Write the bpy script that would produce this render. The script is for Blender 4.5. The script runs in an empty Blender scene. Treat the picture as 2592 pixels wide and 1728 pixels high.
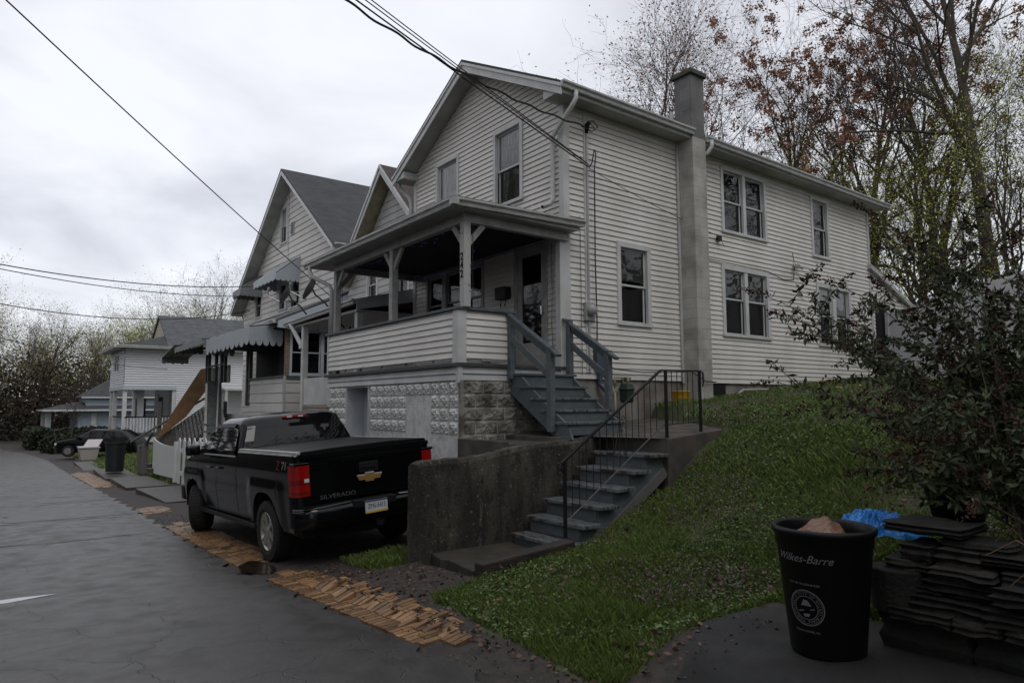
import bpy, bmesh, math, random
import numpy as np
from math import sin, cos, pi, radians, sqrt, atan2
from mathutils import Matrix, Vector
C = bpy.context.scene.collection
scene = bpy.context.scene

# ---------------------------------------------------------------- camera
PITCH, ROLL, AZ = radians(5.25), radians(0.29), radians(52.8)
fh = np.array([-sin(AZ), cos(AZ), 0]); rt0 = np.array([cos(AZ), sin(AZ), 0]); up0 = np.array([0, 0, 1.])
fwd = fh*cos(PITCH) + up0*sin(PITCH); u0_ = -fh*sin(PITCH) + up0*cos(PITCH)
rt = rt0*cos(ROLL) - u0_*sin(ROLL); up = u0_*cos(ROLL) + rt0*sin(ROLL)
cam = bpy.data.cameras.new('camera'); co = bpy.data.objects.new('camera', cam); C.objects.link(co)
co.matrix_world = Matrix(((rt[0], up[0], -fwd[0], 0), (rt[1], up[1], -fwd[1], 0), (rt[2], up[2], -fwd[2], 2.0), (0, 0, 0, 1)))
cam.sensor_width = 36; cam.lens = 36*1735/2592; cam.clip_end = 2000; cam.clip_start = .05
scene.camera = co

# ---------------------------------------------------------------- sky
w = bpy.data.worlds.new('World'); scene.world = w; w.use_nodes = True
nt = w.node_tree; N, L = nt.nodes, nt.links
N.clear()
out = N.new('ShaderNodeOutputWorld'); bg = N.new('ShaderNodeBackground'); bg2 = N.new('ShaderNodeBackground'); add = N.new('ShaderNodeAddShader')
sky = N.new('ShaderNodeTexSky'); sky.sky_type = 'NISHITA'; sky.sun_disc = False
SUN_EL, SUN_AZ = radians(52), radians(105)      # azimuth clockwise from +Y
sky.sun_elevation = SUN_EL; sky.sun_rotation = SUN_AZ
L.new(sky.outputs[0], bg.inputs[0]); bg.inputs[1].default_value = .012
tc = N.new('ShaderNodeTexCoord'); sep = N.new('ShaderNodeSeparateXYZ'); L.new(tc.outputs['Generated'], sep.inputs[0])
# cloud deck: direction divided by height, so the clouds flatten towards the horizon
ma = N.new('ShaderNodeMath'); ma.operation = 'ADD'; ma.inputs[1].default_value = .22; L.new(sep.outputs[2], ma.inputs[0])
dx = N.new('ShaderNodeMath'); dx.operation = 'DIVIDE'; L.new(sep.outputs[0], dx.inputs[0]); L.new(ma.outputs[0], dx.inputs[1])
dy = N.new('ShaderNodeMath'); dy.operation = 'DIVIDE'; L.new(sep.outputs[1], dy.inputs[0]); L.new(ma.outputs[0], dy.inputs[1])
cb = N.new('ShaderNodeCombineXYZ'); L.new(dx.outputs[0], cb.inputs[0]); L.new(dy.outputs[0], cb.inputs[1])
n1 = N.new('ShaderNodeTexNoise'); n1.inputs['Scale'].default_value = 1.5; n1.inputs['Detail'].default_value = 5; n1.inputs['Roughness'].default_value = .5; n1.inputs['Distortion'].default_value = .5
L.new(cb.outputs[0], n1.inputs['Vector'])
cr = N.new('ShaderNodeValToRGB'); cr.color_ramp.elements[0].position = .33; cr.color_ramp.elements[1].position = .62
cr.color_ramp.elements[0].color = (.56, .575, .625, 1); cr.color_ramp.elements[1].color = (.86, .875, .925, 1)
e = cr.color_ramp.elements.new(.47); e.color = (.71, .725, .78, 1)
L.new(n1.outputs[0], cr.inputs[0]); L.new(cr.outputs[0], bg2.inputs[0]); bg2.inputs[1].default_value = 1.08
L.new(bg.outputs[0], add.inputs[0]); L.new(bg2.outputs[0], add.inputs[1]); L.new(add.outputs[0], out.inputs[0])
sl = bpy.data.lights.new('sun', 'SUN'); sl.energy = .55; sl.angle = radians(25); sl.color = (1, .97, .93)
so = bpy.data.objects.new('sun', sl); C.objects.link(so)
sd = Vector((sin(SUN_AZ)*cos(SUN_EL), cos(SUN_AZ)*cos(SUN_EL), sin(SUN_EL)))
so.rotation_euler = sd.to_track_quat('Z', 'Y').to_euler()
scene.view_settings.view_transform = 'Standard'; scene.view_settings.look = 'None'; scene.view_settings.exposure = 0.0; scene.view_settings.gamma = 1

# ---------------------------------------------------------------- materials
MT = {}
def M(name, c, r=.6, c2=None, sc=5, lo=.35, hi=.65, bump=0, bsc=40, metal=0, spec=.5, coat=0, island=0, st=(1, 1, 1), r2=None, det=6, alpha=None):
    m = bpy.data.materials.new(name); m.use_nodes = True; MT[name] = m
    t = m.node_tree; n, l = t.nodes, t.links; b = n['Principled BSDF']
    b.inputs['Base Color'].default_value = (*c, 1); b.inputs['Roughness'].default_value = r; b.inputs['Metallic'].default_value = metal
    b.inputs['Specular IOR Level'].default_value = spec; b.inputs['Coat Weight'].default_value = coat; b.inputs['Coat Roughness'].default_value = .06
    if c2 or bump or r2 is not None:
        g = n.new('ShaderNodeNewGeometry'); mp = n.new('ShaderNodeMapping'); mp.inputs['Scale'].default_value = st
        l.new(g.outputs['Position'], mp.inputs[0])
    col = None
    if c2:
        a = n.new('ShaderNodeTexNoise'); a.inputs['Scale'].default_value = sc; a.inputs['Detail'].default_value = det; l.new(mp.outputs[0], a.inputs['Vector'])
        q = n.new('ShaderNodeMapRange'); q.inputs[1].default_value = lo; q.inputs[2].default_value = hi; l.new(a.outputs[0], q.inputs[0])
        x = n.new('ShaderNodeMix'); x.data_type = 'RGBA'; x.inputs[6].default_value = (*c, 1); x.inputs[7].default_value = (*c2, 1)
        l.new(q.outputs[0], x.inputs[0]); l.new(x.outputs[2], b.inputs['Base Color']); col = x.outputs[2]
        if r2 is not None:
            y = n.new('ShaderNodeMapRange'); y.inputs[3].default_value = r; y.inputs[4].default_value = r2; l.new(q.outputs[0], y.inputs[0]); l.new(y.outputs[0], b.inputs['Roughness'])
    if island:
        g2 = n.new('ShaderNodeNewGeometry'); h = n.new('ShaderNodeHueSaturation')
        v = n.new('ShaderNodeMapRange'); v.inputs[3].default_value = 1-island; v.inputs[4].default_value = 1+island
        l.new(g2.outputs['Random Per Island'], v.inputs[0]); l.new(v.outputs[0], h.inputs['Value'])
        if col: l.new(col, h.inputs['Color'])
        else: h.inputs['Color'].default_value = (*c, 1)
        l.new(h.outputs[0], b.inputs['Base Color'])
    if bump:
        a = n.new('ShaderNodeTexNoise'); a.inputs['Scale'].default_value = bsc; a.inputs['Detail'].default_value = 4; l.new(mp.outputs[0], a.inputs['Vector'])
        u = n.new('ShaderNodeBump'); u.inputs['Strength'].default_value = bump; u.inputs['Distance'].default_value = .02; l.new(a.outputs[0], u.inputs['Height']); l.new(u.outputs[0], b.inputs['Normal'])
    return m

def rows_mat(name, c1, c2, mortar, bw, rh, ms=.01, rough=.85, axis='xy', stain=None, bump=.4, off=.5, island=0, bsc=60, var=.35):
    '''rows of blocks or shingles from a brick texture laid over (x+y, z)'''
    m = bpy.data.materials.new(name); m.use_nodes = True; MT[name] = m
    t = m.node_tree; n, l = t.nodes, t.links; b = n['Principled BSDF']; b.inputs['Roughness'].default_value = rough
    g = n.new('ShaderNodeNewGeometry'); s = n.new('ShaderNodeSeparateXYZ'); l.new(g.outputs['Position'], s.inputs[0])
    ad = n.new('ShaderNodeMath'); l.new(s.outputs[0], ad.inputs[0]); l.new(s.outputs[1], ad.inputs[1])
    cm = n.new('ShaderNodeCombineXYZ'); l.new(ad.outputs[0], cm.inputs[0]); l.new(s.outputs[2], cm.inputs[1])
    br = n.new('ShaderNodeTexBrick'); br.offset = off; br.inputs['Scale'].default_value = 1
    br.inputs['Brick Width'].default_value = bw; br.inputs['Row Height'].default_value = rh; br.inputs['Mortar Size'].default_value = ms; br.inputs['Mortar Smooth'].default_value = .3
    br.inputs['Color1'].default_value = (*c1, 1); br.inputs['Color2'].default_value = (*c2, 1); br.inputs['Mortar'].default_value = (*mortar, 1)
    l.new(cm.outputs[0], br.inputs['Vector'])
    a = n.new('ShaderNodeTexNoise'); a.inputs['Scale'].default_value = 2.2; a.inputs['Detail'].default_value = 8; l.new(g.outputs['Position'], a.inputs['Vector'])
    mr = n.new('ShaderNodeMapRange'); mr.inputs[1].default_value = .4; mr.inputs[2].default_value = .7; l.new(a.outputs[0], mr.inputs[0])
    x = n.new('ShaderNodeMix'); x.data_type = 'RGBA'; l.new(br.outputs[0], x.inputs[6]); st = stain or tuple(v*.6 for v in c1); x.inputs[7].default_value = (*st, 1)
    k = n.new('ShaderNodeMath'); k.operation = 'MULTIPLY'; k.inputs[1].default_value = var*1.6; l.new(mr.outputs[0], k.inputs[0]); l.new(k.outputs[0], x.inputs[0])
    l.new(x.outputs[2], b.inputs['Base Color'])
    a2 = n.new('ShaderNodeTexNoise'); a2.inputs['Scale'].default_value = bsc; l.new(g.outputs['Position'], a2.inputs['Vector'])
    sm = n.new('ShaderNodeMath'); sm.operation = 'SUBTRACT'; l.new(a2.outputs[0], sm.inputs[0]); l.new(br.outputs[1], sm.inputs[1])
    u = n.new('ShaderNodeBump'); u.inputs['Strength'].default_value = bump; u.inputs['Distance'].default_value = .01; l.new(sm.outputs[0], u.inputs['Height']); l.new(u.outputs[0], b.inputs['Normal'])
    return m

M('vinyl', (.74, .71, .67), .45, (.60, .57, .52), 1.6, .35, .85, st=(1, 1, .35), bump=.35, bsc=2.5, det=9)
M('vinyl_band', (.55, .555, .56), .5, (.42, .42, .42), 2)
M('trim', (.52, .53, .52), .5, (.40, .405, .39), 3, .3, .8)
M('trim_bright', (.62, .625, .62), .45, (.52, .52, .50), 3)
M('soffit', (.40, .405, .38), .6, (.30, .30, .27), 2)
M('gutter', (.50, .505, .49), .4, (.33, .335, .31), 6, .4, .7, st=(1, 1, 4))
M('porch_paint', (.40, .40, .39), .6, (.30, .29, .27), 6)
M('peeling', (.46, .46, .44), .6, (.20, .15, .11), 14, .62, .68, bump=.4, bsc=30)
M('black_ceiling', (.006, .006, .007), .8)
M('blue_wood', (.095, .115, .125), .55, (.135, .155, .16), 7, .4, .75, bump=.3, bsc=25, st=(1, 1, 3))
M('worn_tread', (.15, .17, .18), .38, (.05, .038, .03), 7, .46, .60, bump=.4, bsc=30, st=(1, 4, 1))
M('cap_wood', (.09, .115, .125), .5, (.06, .07, .075), 9)
M('deck', (.05, .052, .055), .6, (.08, .08, .08), 12)
M('paint_block', (.70, .70, .69), .7, (.50, .48, .44), 9, .42, .68, bump=.8, bsc=60)
M('raw_block', (.33, .315, .285), .85, (.10, .088, .07), 4, .38, .62, bump=.6, bsc=50)
M('raw_found', (.27, .25, .225), .85, (.13, .105, .085), 2.5, .4, .65, bump=.5, bsc=40)
M('white_paint', (.55, .57, .60), .55, (.46, .48, .50), 4)
M('conc_floor', (.11, .085, .07), .55, (.055, .05, .045), 3, .35, .6, bump=.4, bsc=60, r2=.8)
M('slab', (.065, .054, .046), .5, (.045, .04, .03), 5, .35, .6, bump=.5, bsc=40)
M('timber', (.045, .032, .028), .6, (.025, .02, .018), 8, bump=.5, bsc=40, st=(1, .3, 1))
M('dark', (.004, .004, .005), .9)
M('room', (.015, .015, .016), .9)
M('screen', (.022, .022, .022), .5)
M('blind_white', (.85, .85, .87), .8, (.5, .5, .52), 30, st=(1, 1, .1))
M('blind_grey', (.13, .14, .125), .8)
M('black_iron', (.012, .012, .014), .4, (.05, .028, .02), 14, .6, .75)
M('paint_black', (.0025, .003, .004), .13, metal=0, spec=.45)
M('plastic_black', (.011, .011, .012), .5, spec=.3)
M('rubber', (.012, .012, .012), .85, (.02, .019, .018), 20)
M('chrome', (.75, .75, .78), .15, metal=1)
M('alloy', (.52, .51, .49), .32, metal=.85)
M('red_lens', (.30, .006, .005), .12, spec=.6, coat=.4)
M('dark_red_lens', (.16, .006, .005), .12, spec=.6, coat=.4)
M('clear_lens', (.6, .6, .6), .1)
M('gold', (.45, .27, .09), .4, metal=.5)
M('white_letter', (.55, .55, .55), .6)
M('plate', (.55, .58, .62), .4); M('plate_yellow', (.65, .42, .05), .4); M('plate_ink', (.02, .03, .08), .5)
M('grey_letter', (.19, .19, .195), .5)
M('decal_red', (.42, .05, .025), .4)
M('can_black', (.005, .005, .0055), .42, spec=.25, bump=.05, bsc=200)
M('carton', (.22, .11, .06), .3, (.16, .075, .04), 4)
M('film', (.30, .16, .10), .08, coat=1)
M('blue_bag', (.012, .13, .42), .3, (.05, .33, .8), 8)
M('stone', (.022, .019, .015), .85, (.009, .008, .0065), 7, .4, .62, bump=.7, bsc=30, island=.4)
M('old_block', (.018, .017, .013), .85, (.009, .009, .007), 4, .4, .6, bump=.6, bsc=40, island=.3)
M('yellow', (.62, .33, .02), .35, (.5, .26, .02), 9); M('label_pic', (.10, .16, .06), .5)
M('meter_grey', (.33, .34, .34), .4); M('box_grey', (.07, .085, .11), .5); M('gas_green', (.018, .04, .032), .55, (.015, .03, .025), 20); M('gas_pipe', (.28, .27, .18), .6)
M('cable', (.008, .008, .009), .6); M('conduit', (.40, .40, .39), .5)
M('terracotta', (.30, .10, .045), .8)
M('cap_moss', (.045, .055, .035), .9, (.10, .10, .09), 12)
M('steel', (.30, .30, .31), .35, metal=.7); M('dish', (.16, .16, .165), .5)
M('awning', (.36, .39, .42), .45); M('awning_dark', (.14, .15, .165), .5, (.22, .22, .22), 10)
M('h3_siding', (.66, .635, .60), .6, (.57, .53, .47), 1.5, .45, .8); M('h2_siding', (.52, .52, .515), .6, (.45, .44, .42), 2)
M('h4_siding', (.66, .67, .68), .6); M('h5_siding', (.30, .34, .40), .7); M('blue_trim', (.48, .52, .57), .5)
M('old_soffit', (.40, .37, .27), .7, (.30, .26, .16), 5)
M('screen_frame', (.10, .12, .105), .6, (.06, .065, .06), 8)
M('brick_pillar', (.33, .24, .18), .8, (.15, .10, .08), 18)
M('plywood', (.27, .15, .07), .7, (.20, .11, .05), 3); M('lattice', (.12, .105, .10), .8)
M('grey_wood', (.13, .125, .12), .8)
M('picket', (.60, .605, .60), .55); M('bin_green', (.014, .02, .02), .45)
M('tote', (.46, .42, .40), .5); M('orange_print', (.5, .2, .12), .5)
M('vfence', (.50, .49, .50), .5)
M('hedge', (.022, .034, .014), .8, island=.4)
M('ptrunk', (.09, .07, .055), .9, (.05, .04, .032), 9, bump=.5, bsc=30)
M('tanbark', (.070, .050, .034), .9, (.04, .034, .03), 9)
M('bud', (.20, .17, .055), .7, island=.4); M('bud_green', (.34, .37, .06), .7, island=.35); M('bud_tan', (.19, .16, .10), .7, island=.35); M('samara', (.27, .125, .075), .8, island=.35)
M('bush_leaf', (.055, .070, .026), .65, island=.5); M('bush_seed', (.060, .026, .015), .85, island=.5); M('cane', (.07, .05, .038), .8)
M('grass', (.120, .170, .036), .5, island=.5); M('clover', (.085, .130, .034), .5, island=.5); M('nettle', (.125, .075, .085), .7, island=.4)
M('dandelion', (.75, .45, .01), .6); M('white_bloom', (.5, .5, .5), .6); M('dry_leaf', (.11, .06, .04), .7, island=.6)
M('gravel_white', (.5, .5, .5), .7)
M('brick_road', (.29, .165, .075), .38, (.17, .095, .05), 9, .35, .7, island=.5, bump=.3, bsc=50)
M('splash_white', (.6, .62, .64), .5)
M('skin_glass', (.006, .006, .007), .03, spec=.45)
M('mud', (.018, .012, .008), .12, (.03, .02, .014), 9)
M('streak_white', (.62, .62, .64), .5)
m = bpy.data.materials.new('led'); m.use_nodes = True; MT['led'] = m
b = m.node_tree.nodes['Principled BSDF']; b.inputs['Base Color'].default_value = (.05, .03, .3, 1); b.inputs['Emission Color'].default_value = (.18, .1, 1, 1); b.inputs['Emission Strength'].default_value = .6
# glass: reflection by angle over a clear sheet
def glass(name, tint, refl):
    m = bpy.data.materials.new(name); m.use_nodes = True; MT[name] = m; t = m.node_tree; n, l = t.nodes, t.links; n.clear()
    o = n.new('ShaderNodeOutputMaterial'); a = n.new('ShaderNodeBsdfTransparent'); a.inputs[0].default_value = (*tint, 1)
    g = n.new('ShaderNodeBsdfGlossy'); g.inputs['Roughness'].default_value = .02; g.inputs[0].default_value = (1, 1, 1, 1)
    f = n.new('ShaderNodeFresnel'); f.inputs[0].default_value = refl; x = n.new('ShaderNodeMixShader')
    nz = n.new('ShaderNodeTexNoise'); nz.inputs['Scale'].default_value = 1.5; ge = n.new('ShaderNodeNewGeometry'); l.new(ge.outputs['Position'], nz.inputs['Vector'])
    bp = n.new('ShaderNodeBump'); bp.inputs['Strength'].default_value = .12; bp.inputs['Distance'].default_value = .03; l.new(nz.outputs[0], bp.inputs['Height']); l.new(bp.outputs[0], g.inputs['Normal'])
    l.new(f.outputs[0], x.inputs[0]); l.new(a.outputs[0], x.inputs[1]); l.new(g.outputs[0], x.inputs[2]); l.new(x.outputs[0], o.inputs[0])
glass('glass', (.95, .96, .96), 1.5); glass('car_glass', (.16, .22, .2), 1.55)
rows_mat('chimney', (.50, .48, .44), (.45, .43, .395), (.34, .33, .30), .41, .203, .006, stain=(.17, .16, .14), var=.42, bump=.5)
rows_mat('chimney_top', (.20, .195, .19), (.17, .165, .16), (.26, .25, .235), .41, .203, .006, stain=(.09, .088, .085), var=.5, bump=.5)
rows_mat('shingle_grey', (.095, .10, .105), (.06, .065, .07), (.03, .03, .032), .3, .09, .004, stain=(.14, .145, .15), var=.3)
rows_mat('shingle_dark', (.055, .055, .057), (.038, .038, .04), (.02, .02, .02), .3, .085, .004, stain=(.075, .075, .077), var=.3)
rows_mat('shingle_brown', (.080, .055, .048), (.055, .040, .036), (.03, .02, .02), .3, .12, .008, stain=(.07, .055, .05), var=.3)

# weathered retaining wall: dark mould over pale concrete, running down
def wallmat():
    m = bpy.data.materials.new('old_conc'); m.use_nodes = True; MT['old_conc'] = m; t = m.node_tree; n, l = t.nodes, t.links; b = n['Principled BSDF']; b.inputs['Roughness'].default_value = .9
    g = n.new('ShaderNodeNewGeometry')
    def noise(s, st, d=10, r=.6):
        mp = n.new('ShaderNodeMapping'); mp.inputs['Scale'].default_value = st; l.new(g.outputs['Position'], mp.inputs[0]); a = n.new('ShaderNodeTexNoise'); a.inputs['Scale'].default_value = s; a.inputs['Detail'].default_value = d; a.inputs['Roughness'].default_value = r; l.new(mp.outputs[0], a.inputs['Vector']); return a.outputs[0]
    def mix(f, lo, hi, a, c):
        q = n.new('ShaderNodeMapRange'); q.inputs[1].default_value = lo; q.inputs[2].default_value = hi; l.new(f, q.inputs[0]); x = n.new('ShaderNodeMix'); x.data_type = 'RGBA'; l.new(q.outputs[0], x.inputs[0])
        if isinstance(a, tuple): x.inputs[6].default_value = (*a, 1)
        else: l.new(a, x.inputs[6])
        x.inputs[7].default_value = (*c, 1); return x.outputs[2]
    c = mix(noise(2.4, (1, 1, .22)), .42, .62, (.024, .021, .016), (.080, .073, .056))
    c = mix(noise(1.7, (1, 1, .30), 6), .57, .66, c, (.20, .19, .155))
    c = mix(noise(28, (1, 1, 1), 4), .62, .72, c, (.24, .23, .19)); c = mix(noise(11, (1, 1, .5), 8), .52, .66, c, (.016, .014, .010))
    l.new(c, b.inputs['Base Color']); u = n.new('ShaderNodeBump'); u.inputs['Strength'].default_value = .9; u.inputs['Distance'].default_value = .02; l.new(noise(30, (1, 1, 1), 6), u.inputs['Height']); l.new(u.outputs[0], b.inputs['Normal'])
wallmat()
# road: wet asphalt with cracks, patches and smoother wet parts
def roadmat(name, dark, light, wet, dry):
    m = bpy.data.materials.new(name); m.use_nodes = True; MT[name] = m; t = m.node_tree; n, l = t.nodes, t.links; b = n['Principled BSDF']
    g = n.new('ShaderNodeNewGeometry'); P = g.outputs['Position']
    def noise(s, d=6, r=.5):
        a = n.new('ShaderNodeTexNoise'); a.inputs['Scale'].default_value = s; a.inputs['Detail'].default_value = d; a.inputs['Roughness'].default_value = r; l.new(P, a.inputs['Vector']); return a.outputs[0]
    def mr(x, a, bb, c=0, d=1):
        q = n.new('ShaderNodeMapRange'); q.inputs[1].default_value = a; q.inputs[2].default_value = bb; q.inputs[3].default_value = c; q.inputs[4].default_value = d; l.new(x, q.inputs[0]); return q.outputs[0]
    def mixc(f, a, bb):
        x = n.new('ShaderNodeMix'); x.data_type = 'RGBA'; l.new(f, x.inputs[0])
        for i, v in ((6, a), (7, bb)):
            if isinstance(v, tuple): x.inputs[i].default_value = (*v, 1)
            else: l.new(v, x.inputs[i])
        return x.outputs[2]
    big = noise(.45, 3); fine = noise(26, 8, .85); mid = noise(3.5, 8)
    col = mixc(mr(big, .35, .65), dark, light)
    col = mixc(mr(fine, .40, .66, 0, .75), col, tuple(v*.40 for v in dark))
    # cracks, only inside some zones
    wv = n.new('ShaderNodeVectorMath'); wv.operation = 'MULTIPLY_ADD'; nn = n.new('ShaderNodeTexNoise'); nn.inputs['Scale'].default_value = 2.3; nn.inputs['Detail'].default_value = 5; l.new(P, nn.inputs['Vector'])
    l.new(nn.outputs['Color'], wv.inputs[0]); wv.inputs[1].default_value = (.75, .75, 0); l.new(P, wv.inputs[2])
    v = n.new('ShaderNodeTexVoronoi'); v.feature = 'DISTANCE_TO_EDGE'; v.inputs['Scale'].default_value = 1.15; l.new(wv.outputs[0], v.inputs['Vector'])
    ck = mr(v.outputs[0], .0, .012, 1, 0)
    zone = mr(noise(.33, 2), .43, .52)
    mu = n.new('ShaderNodeMath'); mu.operation = 'MULTIPLY'; l.new(ck, mu.inputs[0]); l.new(zone, mu.inputs[1])
    m2 = n.new('ShaderNodeMath'); m2.operation = 'MULTIPLY'; m2.inputs[1].default_value = .75; l.new(mu.outputs[0], m2.inputs[0])
    col = mixc(m2.outputs[0], col, (.008, .008, .008))
    l.new(col, b.inputs['Base Color'])
    ro = n.new('ShaderNodeMath'); ro.operation = 'ADD'; l.new(mr(mid, .35, .7, 0, dry-wet), ro.inputs[0]); ro.inputs[1].default_value = wet; l.new(ro.outputs[0], b.inputs['Roughness'])
    b.inputs['Specular IOR Level'].default_value = .55
    s1 = n.new('ShaderNodeMath'); s1.operation = 'SUBTRACT'; l.new(fine, s1.inputs[0]); l.new(mu.outputs[0], s1.inputs[1])
    u = n.new('ShaderNodeBump'); u.inputs['Strength'].default_value = .45; u.inputs['Distance'].default_value = .01; l.new(s1.outputs[0], u.inputs['Height']); l.new(u.outputs[0], b.inputs['Normal'])
roadmat('asphalt', (.040, .036, .033), (.064, .058, .054), .28, .55)
roadmat('asphalt_drive', (.013, .0125, .012), (.022, .020, .018), .6, .85)
roadmat('patch', (.030, .029, .031), (.036, .034, .037), .30, .42)
# ground: soil where the attribute 'turf' is 0, turf where it is 1
def groundmat():
    m = bpy.data.materials.new('ground'); m.use_nodes = True; MT['ground'] = m; t = m.node_tree; n, l = t.nodes, t.links; b = n['Principled BSDF']
    g = n.new('ShaderNodeNewGeometry'); P = g.outputs['Position']
    def noise(s, d=6):
        a = n.new('ShaderNodeTexNoise'); a.inputs['Scale'].default_value = s; a.inputs['Detail'].default_value = d; l.new(P, a.inputs['Vector']); return a.outputs[0]
    def mr(x, a, bb, c=0, d=1):
        q = n.new('ShaderNodeMapRange'); q.inputs[1].default_value = a; q.inputs[2].default_value = bb; q.inputs[3].default_value = c; q.inputs[4].default_value = d; l.new(x, q.inputs[0]); return q.outputs[0]
    def mixc(f, a, bb):
        x = n.new('ShaderNodeMix'); x.data_type = 'RGBA'; l.new(f, x.inputs[0])
        for i, v in ((6, a), (7, bb)):
            if isinstance(v, tuple): x.inputs[i].default_value = (*v, 1)
            else: l.new(v, x.inputs[i])
        return x.outputs[2]
    soil = mixc(mr(noise(6, 8), .4, .6), (.028, .021, .018), (.048, .036, .031))
    soil = mixc(mr(noise(45, 4), .55, .7), soil, (.02, .014, .011))
    turf = mixc(mr(noise(5, 8), .35, .65), (.034, .050, .014), (.065, .070, .026))
    turf = mixc(mr(noise(2.2, 6), .56, .66), turf, (.06, .042, .028))
    at = n.new('ShaderNodeAttribute'); at.attribute_name = 'turf'
    sm = n.new('ShaderNodeMath'); sm.operation = 'ADD'; l.new(at.outputs['Fac'], sm.inputs[0]); l.new(mr(noise(9, 6), .3, .7, -.35, .35), sm.inputs[1])
    l.new(mixc(mr(sm.outputs[0], .4, .6), soil, turf), b.inputs['Base Color'])
    b.inputs['Roughness'].default_value = .75
    u = n.new('ShaderNodeBump'); u.inputs['Strength'].default_value = .6; u.inputs['Distance'].default_value = .03; l.new(noise(35, 6), u.inputs['Height']); l.new(u.outputs[0], b.inputs['Normal'])
groundmat()

# ---------------------------------------------------------------- mesh helpers
ORG = {}
def A(*v): return np.array(v, float)
SPLIT = {'fascia', 'quarter_panel', 'bulb', 'trim', 'step_pad', 'bed_rail', 'roof_rib', 'rake_board', 'newspaper_hook', 'string_hook', 'door_seam', 'door_light', 'handrail_bar', 'crossbar', 'soffit', 'porch_soffit', 'bumper_trim', 'door_jamb', 'emblem_edge_glint', 'porch_rail', 'rail', 'lattice_strip'}
class MB:
    def __init__(s): s.v = []; s.f = []; s.m = []; s.mi = 0; s.n = 0
    def add(s, vs, fs):
        o = s.n; s.v.extend([tuple(map(float, p)) for p in vs]); s.n += len(vs)
        for f in fs: s.f.append(tuple(i+o for i in f)); s.m.append(s.mi)
        return s
    def box(s, x0, x1, y0, y1, z0, z1):
        return s.add([(x0, y0, z0), (x1, y0, z0), (x1, y1, z0), (x0, y1, z0), (x0, y0, z1), (x1, y0, z1), (x1, y1, z1), (x0, y1, z1)],
                     [(0, 3, 2, 1), (4, 5, 6, 7), (0, 1, 5, 4), (1, 2, 6, 5), (2, 3, 7, 6), (3, 0, 4, 7)])
    def hexa(s, P): return s.add(P, [(0, 3, 2, 1), (4, 5, 6, 7), (0, 1, 5, 4), (1, 2, 6, 5), (2, 3, 7, 6), (3, 0, 4, 7)])
    def beam(s, a, b, w, h, upv=(0, 0, 1)):
        a, b = A(*a), A(*b); d = b-a; d /= np.linalg.norm(d); u = A(*upv); sd_ = np.cross(d, u); sd_ /= np.linalg.norm(sd_); u = np.cross(sd_, d)
        P = [p+sd_*x*w/2+u*y*h/2 for y in (-1, 1) for p, x in ((a, -1), (b, -1), (b, 1), (a, 1))]
        return s.hexa(P)
    def prism(s, poly, d):
        n = len(poly); d = A(*d); P = [A(*p) for p in poly]+[A(*p)+d for p in poly]
        return s.add(P, [tuple(range(n-1, -1, -1)), tuple(range(n, 2*n))]+[(i, (i+1) % n, n+(i+1) % n, n+i) for i in range(n)])
    def quad(s, *p): return s.add(p, [tuple(range(len(p)))])
    def tube(s, pts, r, n=6, cap=True):
        pts = [A(*p) for p in pts]; k = len(pts); r = [r]*k if np.isscalar(r) else r; vs = []; fs = []
        x = None
        for i, p in enumerate(pts):
            d = pts[min(i+1, k-1)]-pts[max(i-1, 0)]; d /= (np.linalg.norm(d)+1e-9)
            if x is None: x = np.cross(d, (0, 0, 1) if abs(d[2]) < .9 else (1, 0, 0))
            x = x-d*(x@d); x /= np.linalg.norm(x)+1e-9; y = np.cross(d, x)
            vs += [p+(x*cos(a)+y*sin(a))*r[i] for a in np.arange(n)*2*pi/n]
        for i in range(k-1):
            for j in range(n): fs.append((i*n+j, i*n+(j+1) % n, (i+1)*n+(j+1) % n, (i+1)*n+j))
        if cap: fs += [tuple(range(n-1, -1, -1)), tuple(range((k-1)*n, k*n))]
        return s.add(vs, fs)
    def lathe(s, prof, c=(0, 0, 0), n=24, axis=2, arc=2*pi, a0=0):
        vs = []; fs = []; k = len(prof); full = arc > 6.28; cols = n if full else n+1
        for i in range(cols):
            a = a0+arc*i/n
            for r, h in prof:
                p = [r*cos(a), r*sin(a)]; q = [0, 0, 0]; q[axis] = h; q[(axis+1) % 3] = p[0]; q[(axis+2) % 3] = p[1]
                vs.append((q[0]+c[0], q[1]+c[1], q[2]+c[2]))
        for i in range(n):
            i2 = (i+1) % cols
            for j in range(k-1): fs.append((i*k+j, i2*k+j, i2*k+j+1, i*k+j+1))
        return s.add(vs, fs)
    def grid(s, P):
        r, c = len(P), len(P[0])
        return s.add([p for row in P for p in row], [(i*c+j, i*c+j+1, (i+1)*c+j+1, (i+1)*c+j) for i in range(r-1) for j in range(c-1)])
    def build(s, name, mats, parent=None, smooth=False, local=False, bevel=0):
        if name in SPLIT:      # every separate piece becomes a part of its own
            r_ = list(range(s.n))
            def find(a):
                while r_[a] != a: r_[a] = r_[r_[a]]; a = r_[a]
                return a
            for f in s.f:
                for q in f[1:]:
                    a, b = find(f[0]), find(q)
                    if a != b: r_[b] = a
            gr = {}
            for k, f in enumerate(s.f): gr.setdefault(find(f[0]), []).append(k)
            o = None
            for ks in gr.values():
                ids = sorted({q for k in ks for q in s.f[k]}); mp = {q: i for i, q in enumerate(ids)}; p = MB(); p.v = [s.v[q] for q in ids]; p.n = len(ids); p.f = [tuple(mp[q] for q in s.f[k]) for k in ks]; p.m = [s.m[k] for k in ks]
                o2 = p._build(name, mats, parent, smooth, local, bevel); o = o or o2
            return o
        return s._build(name, mats, parent, smooth, local, bevel)
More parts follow.
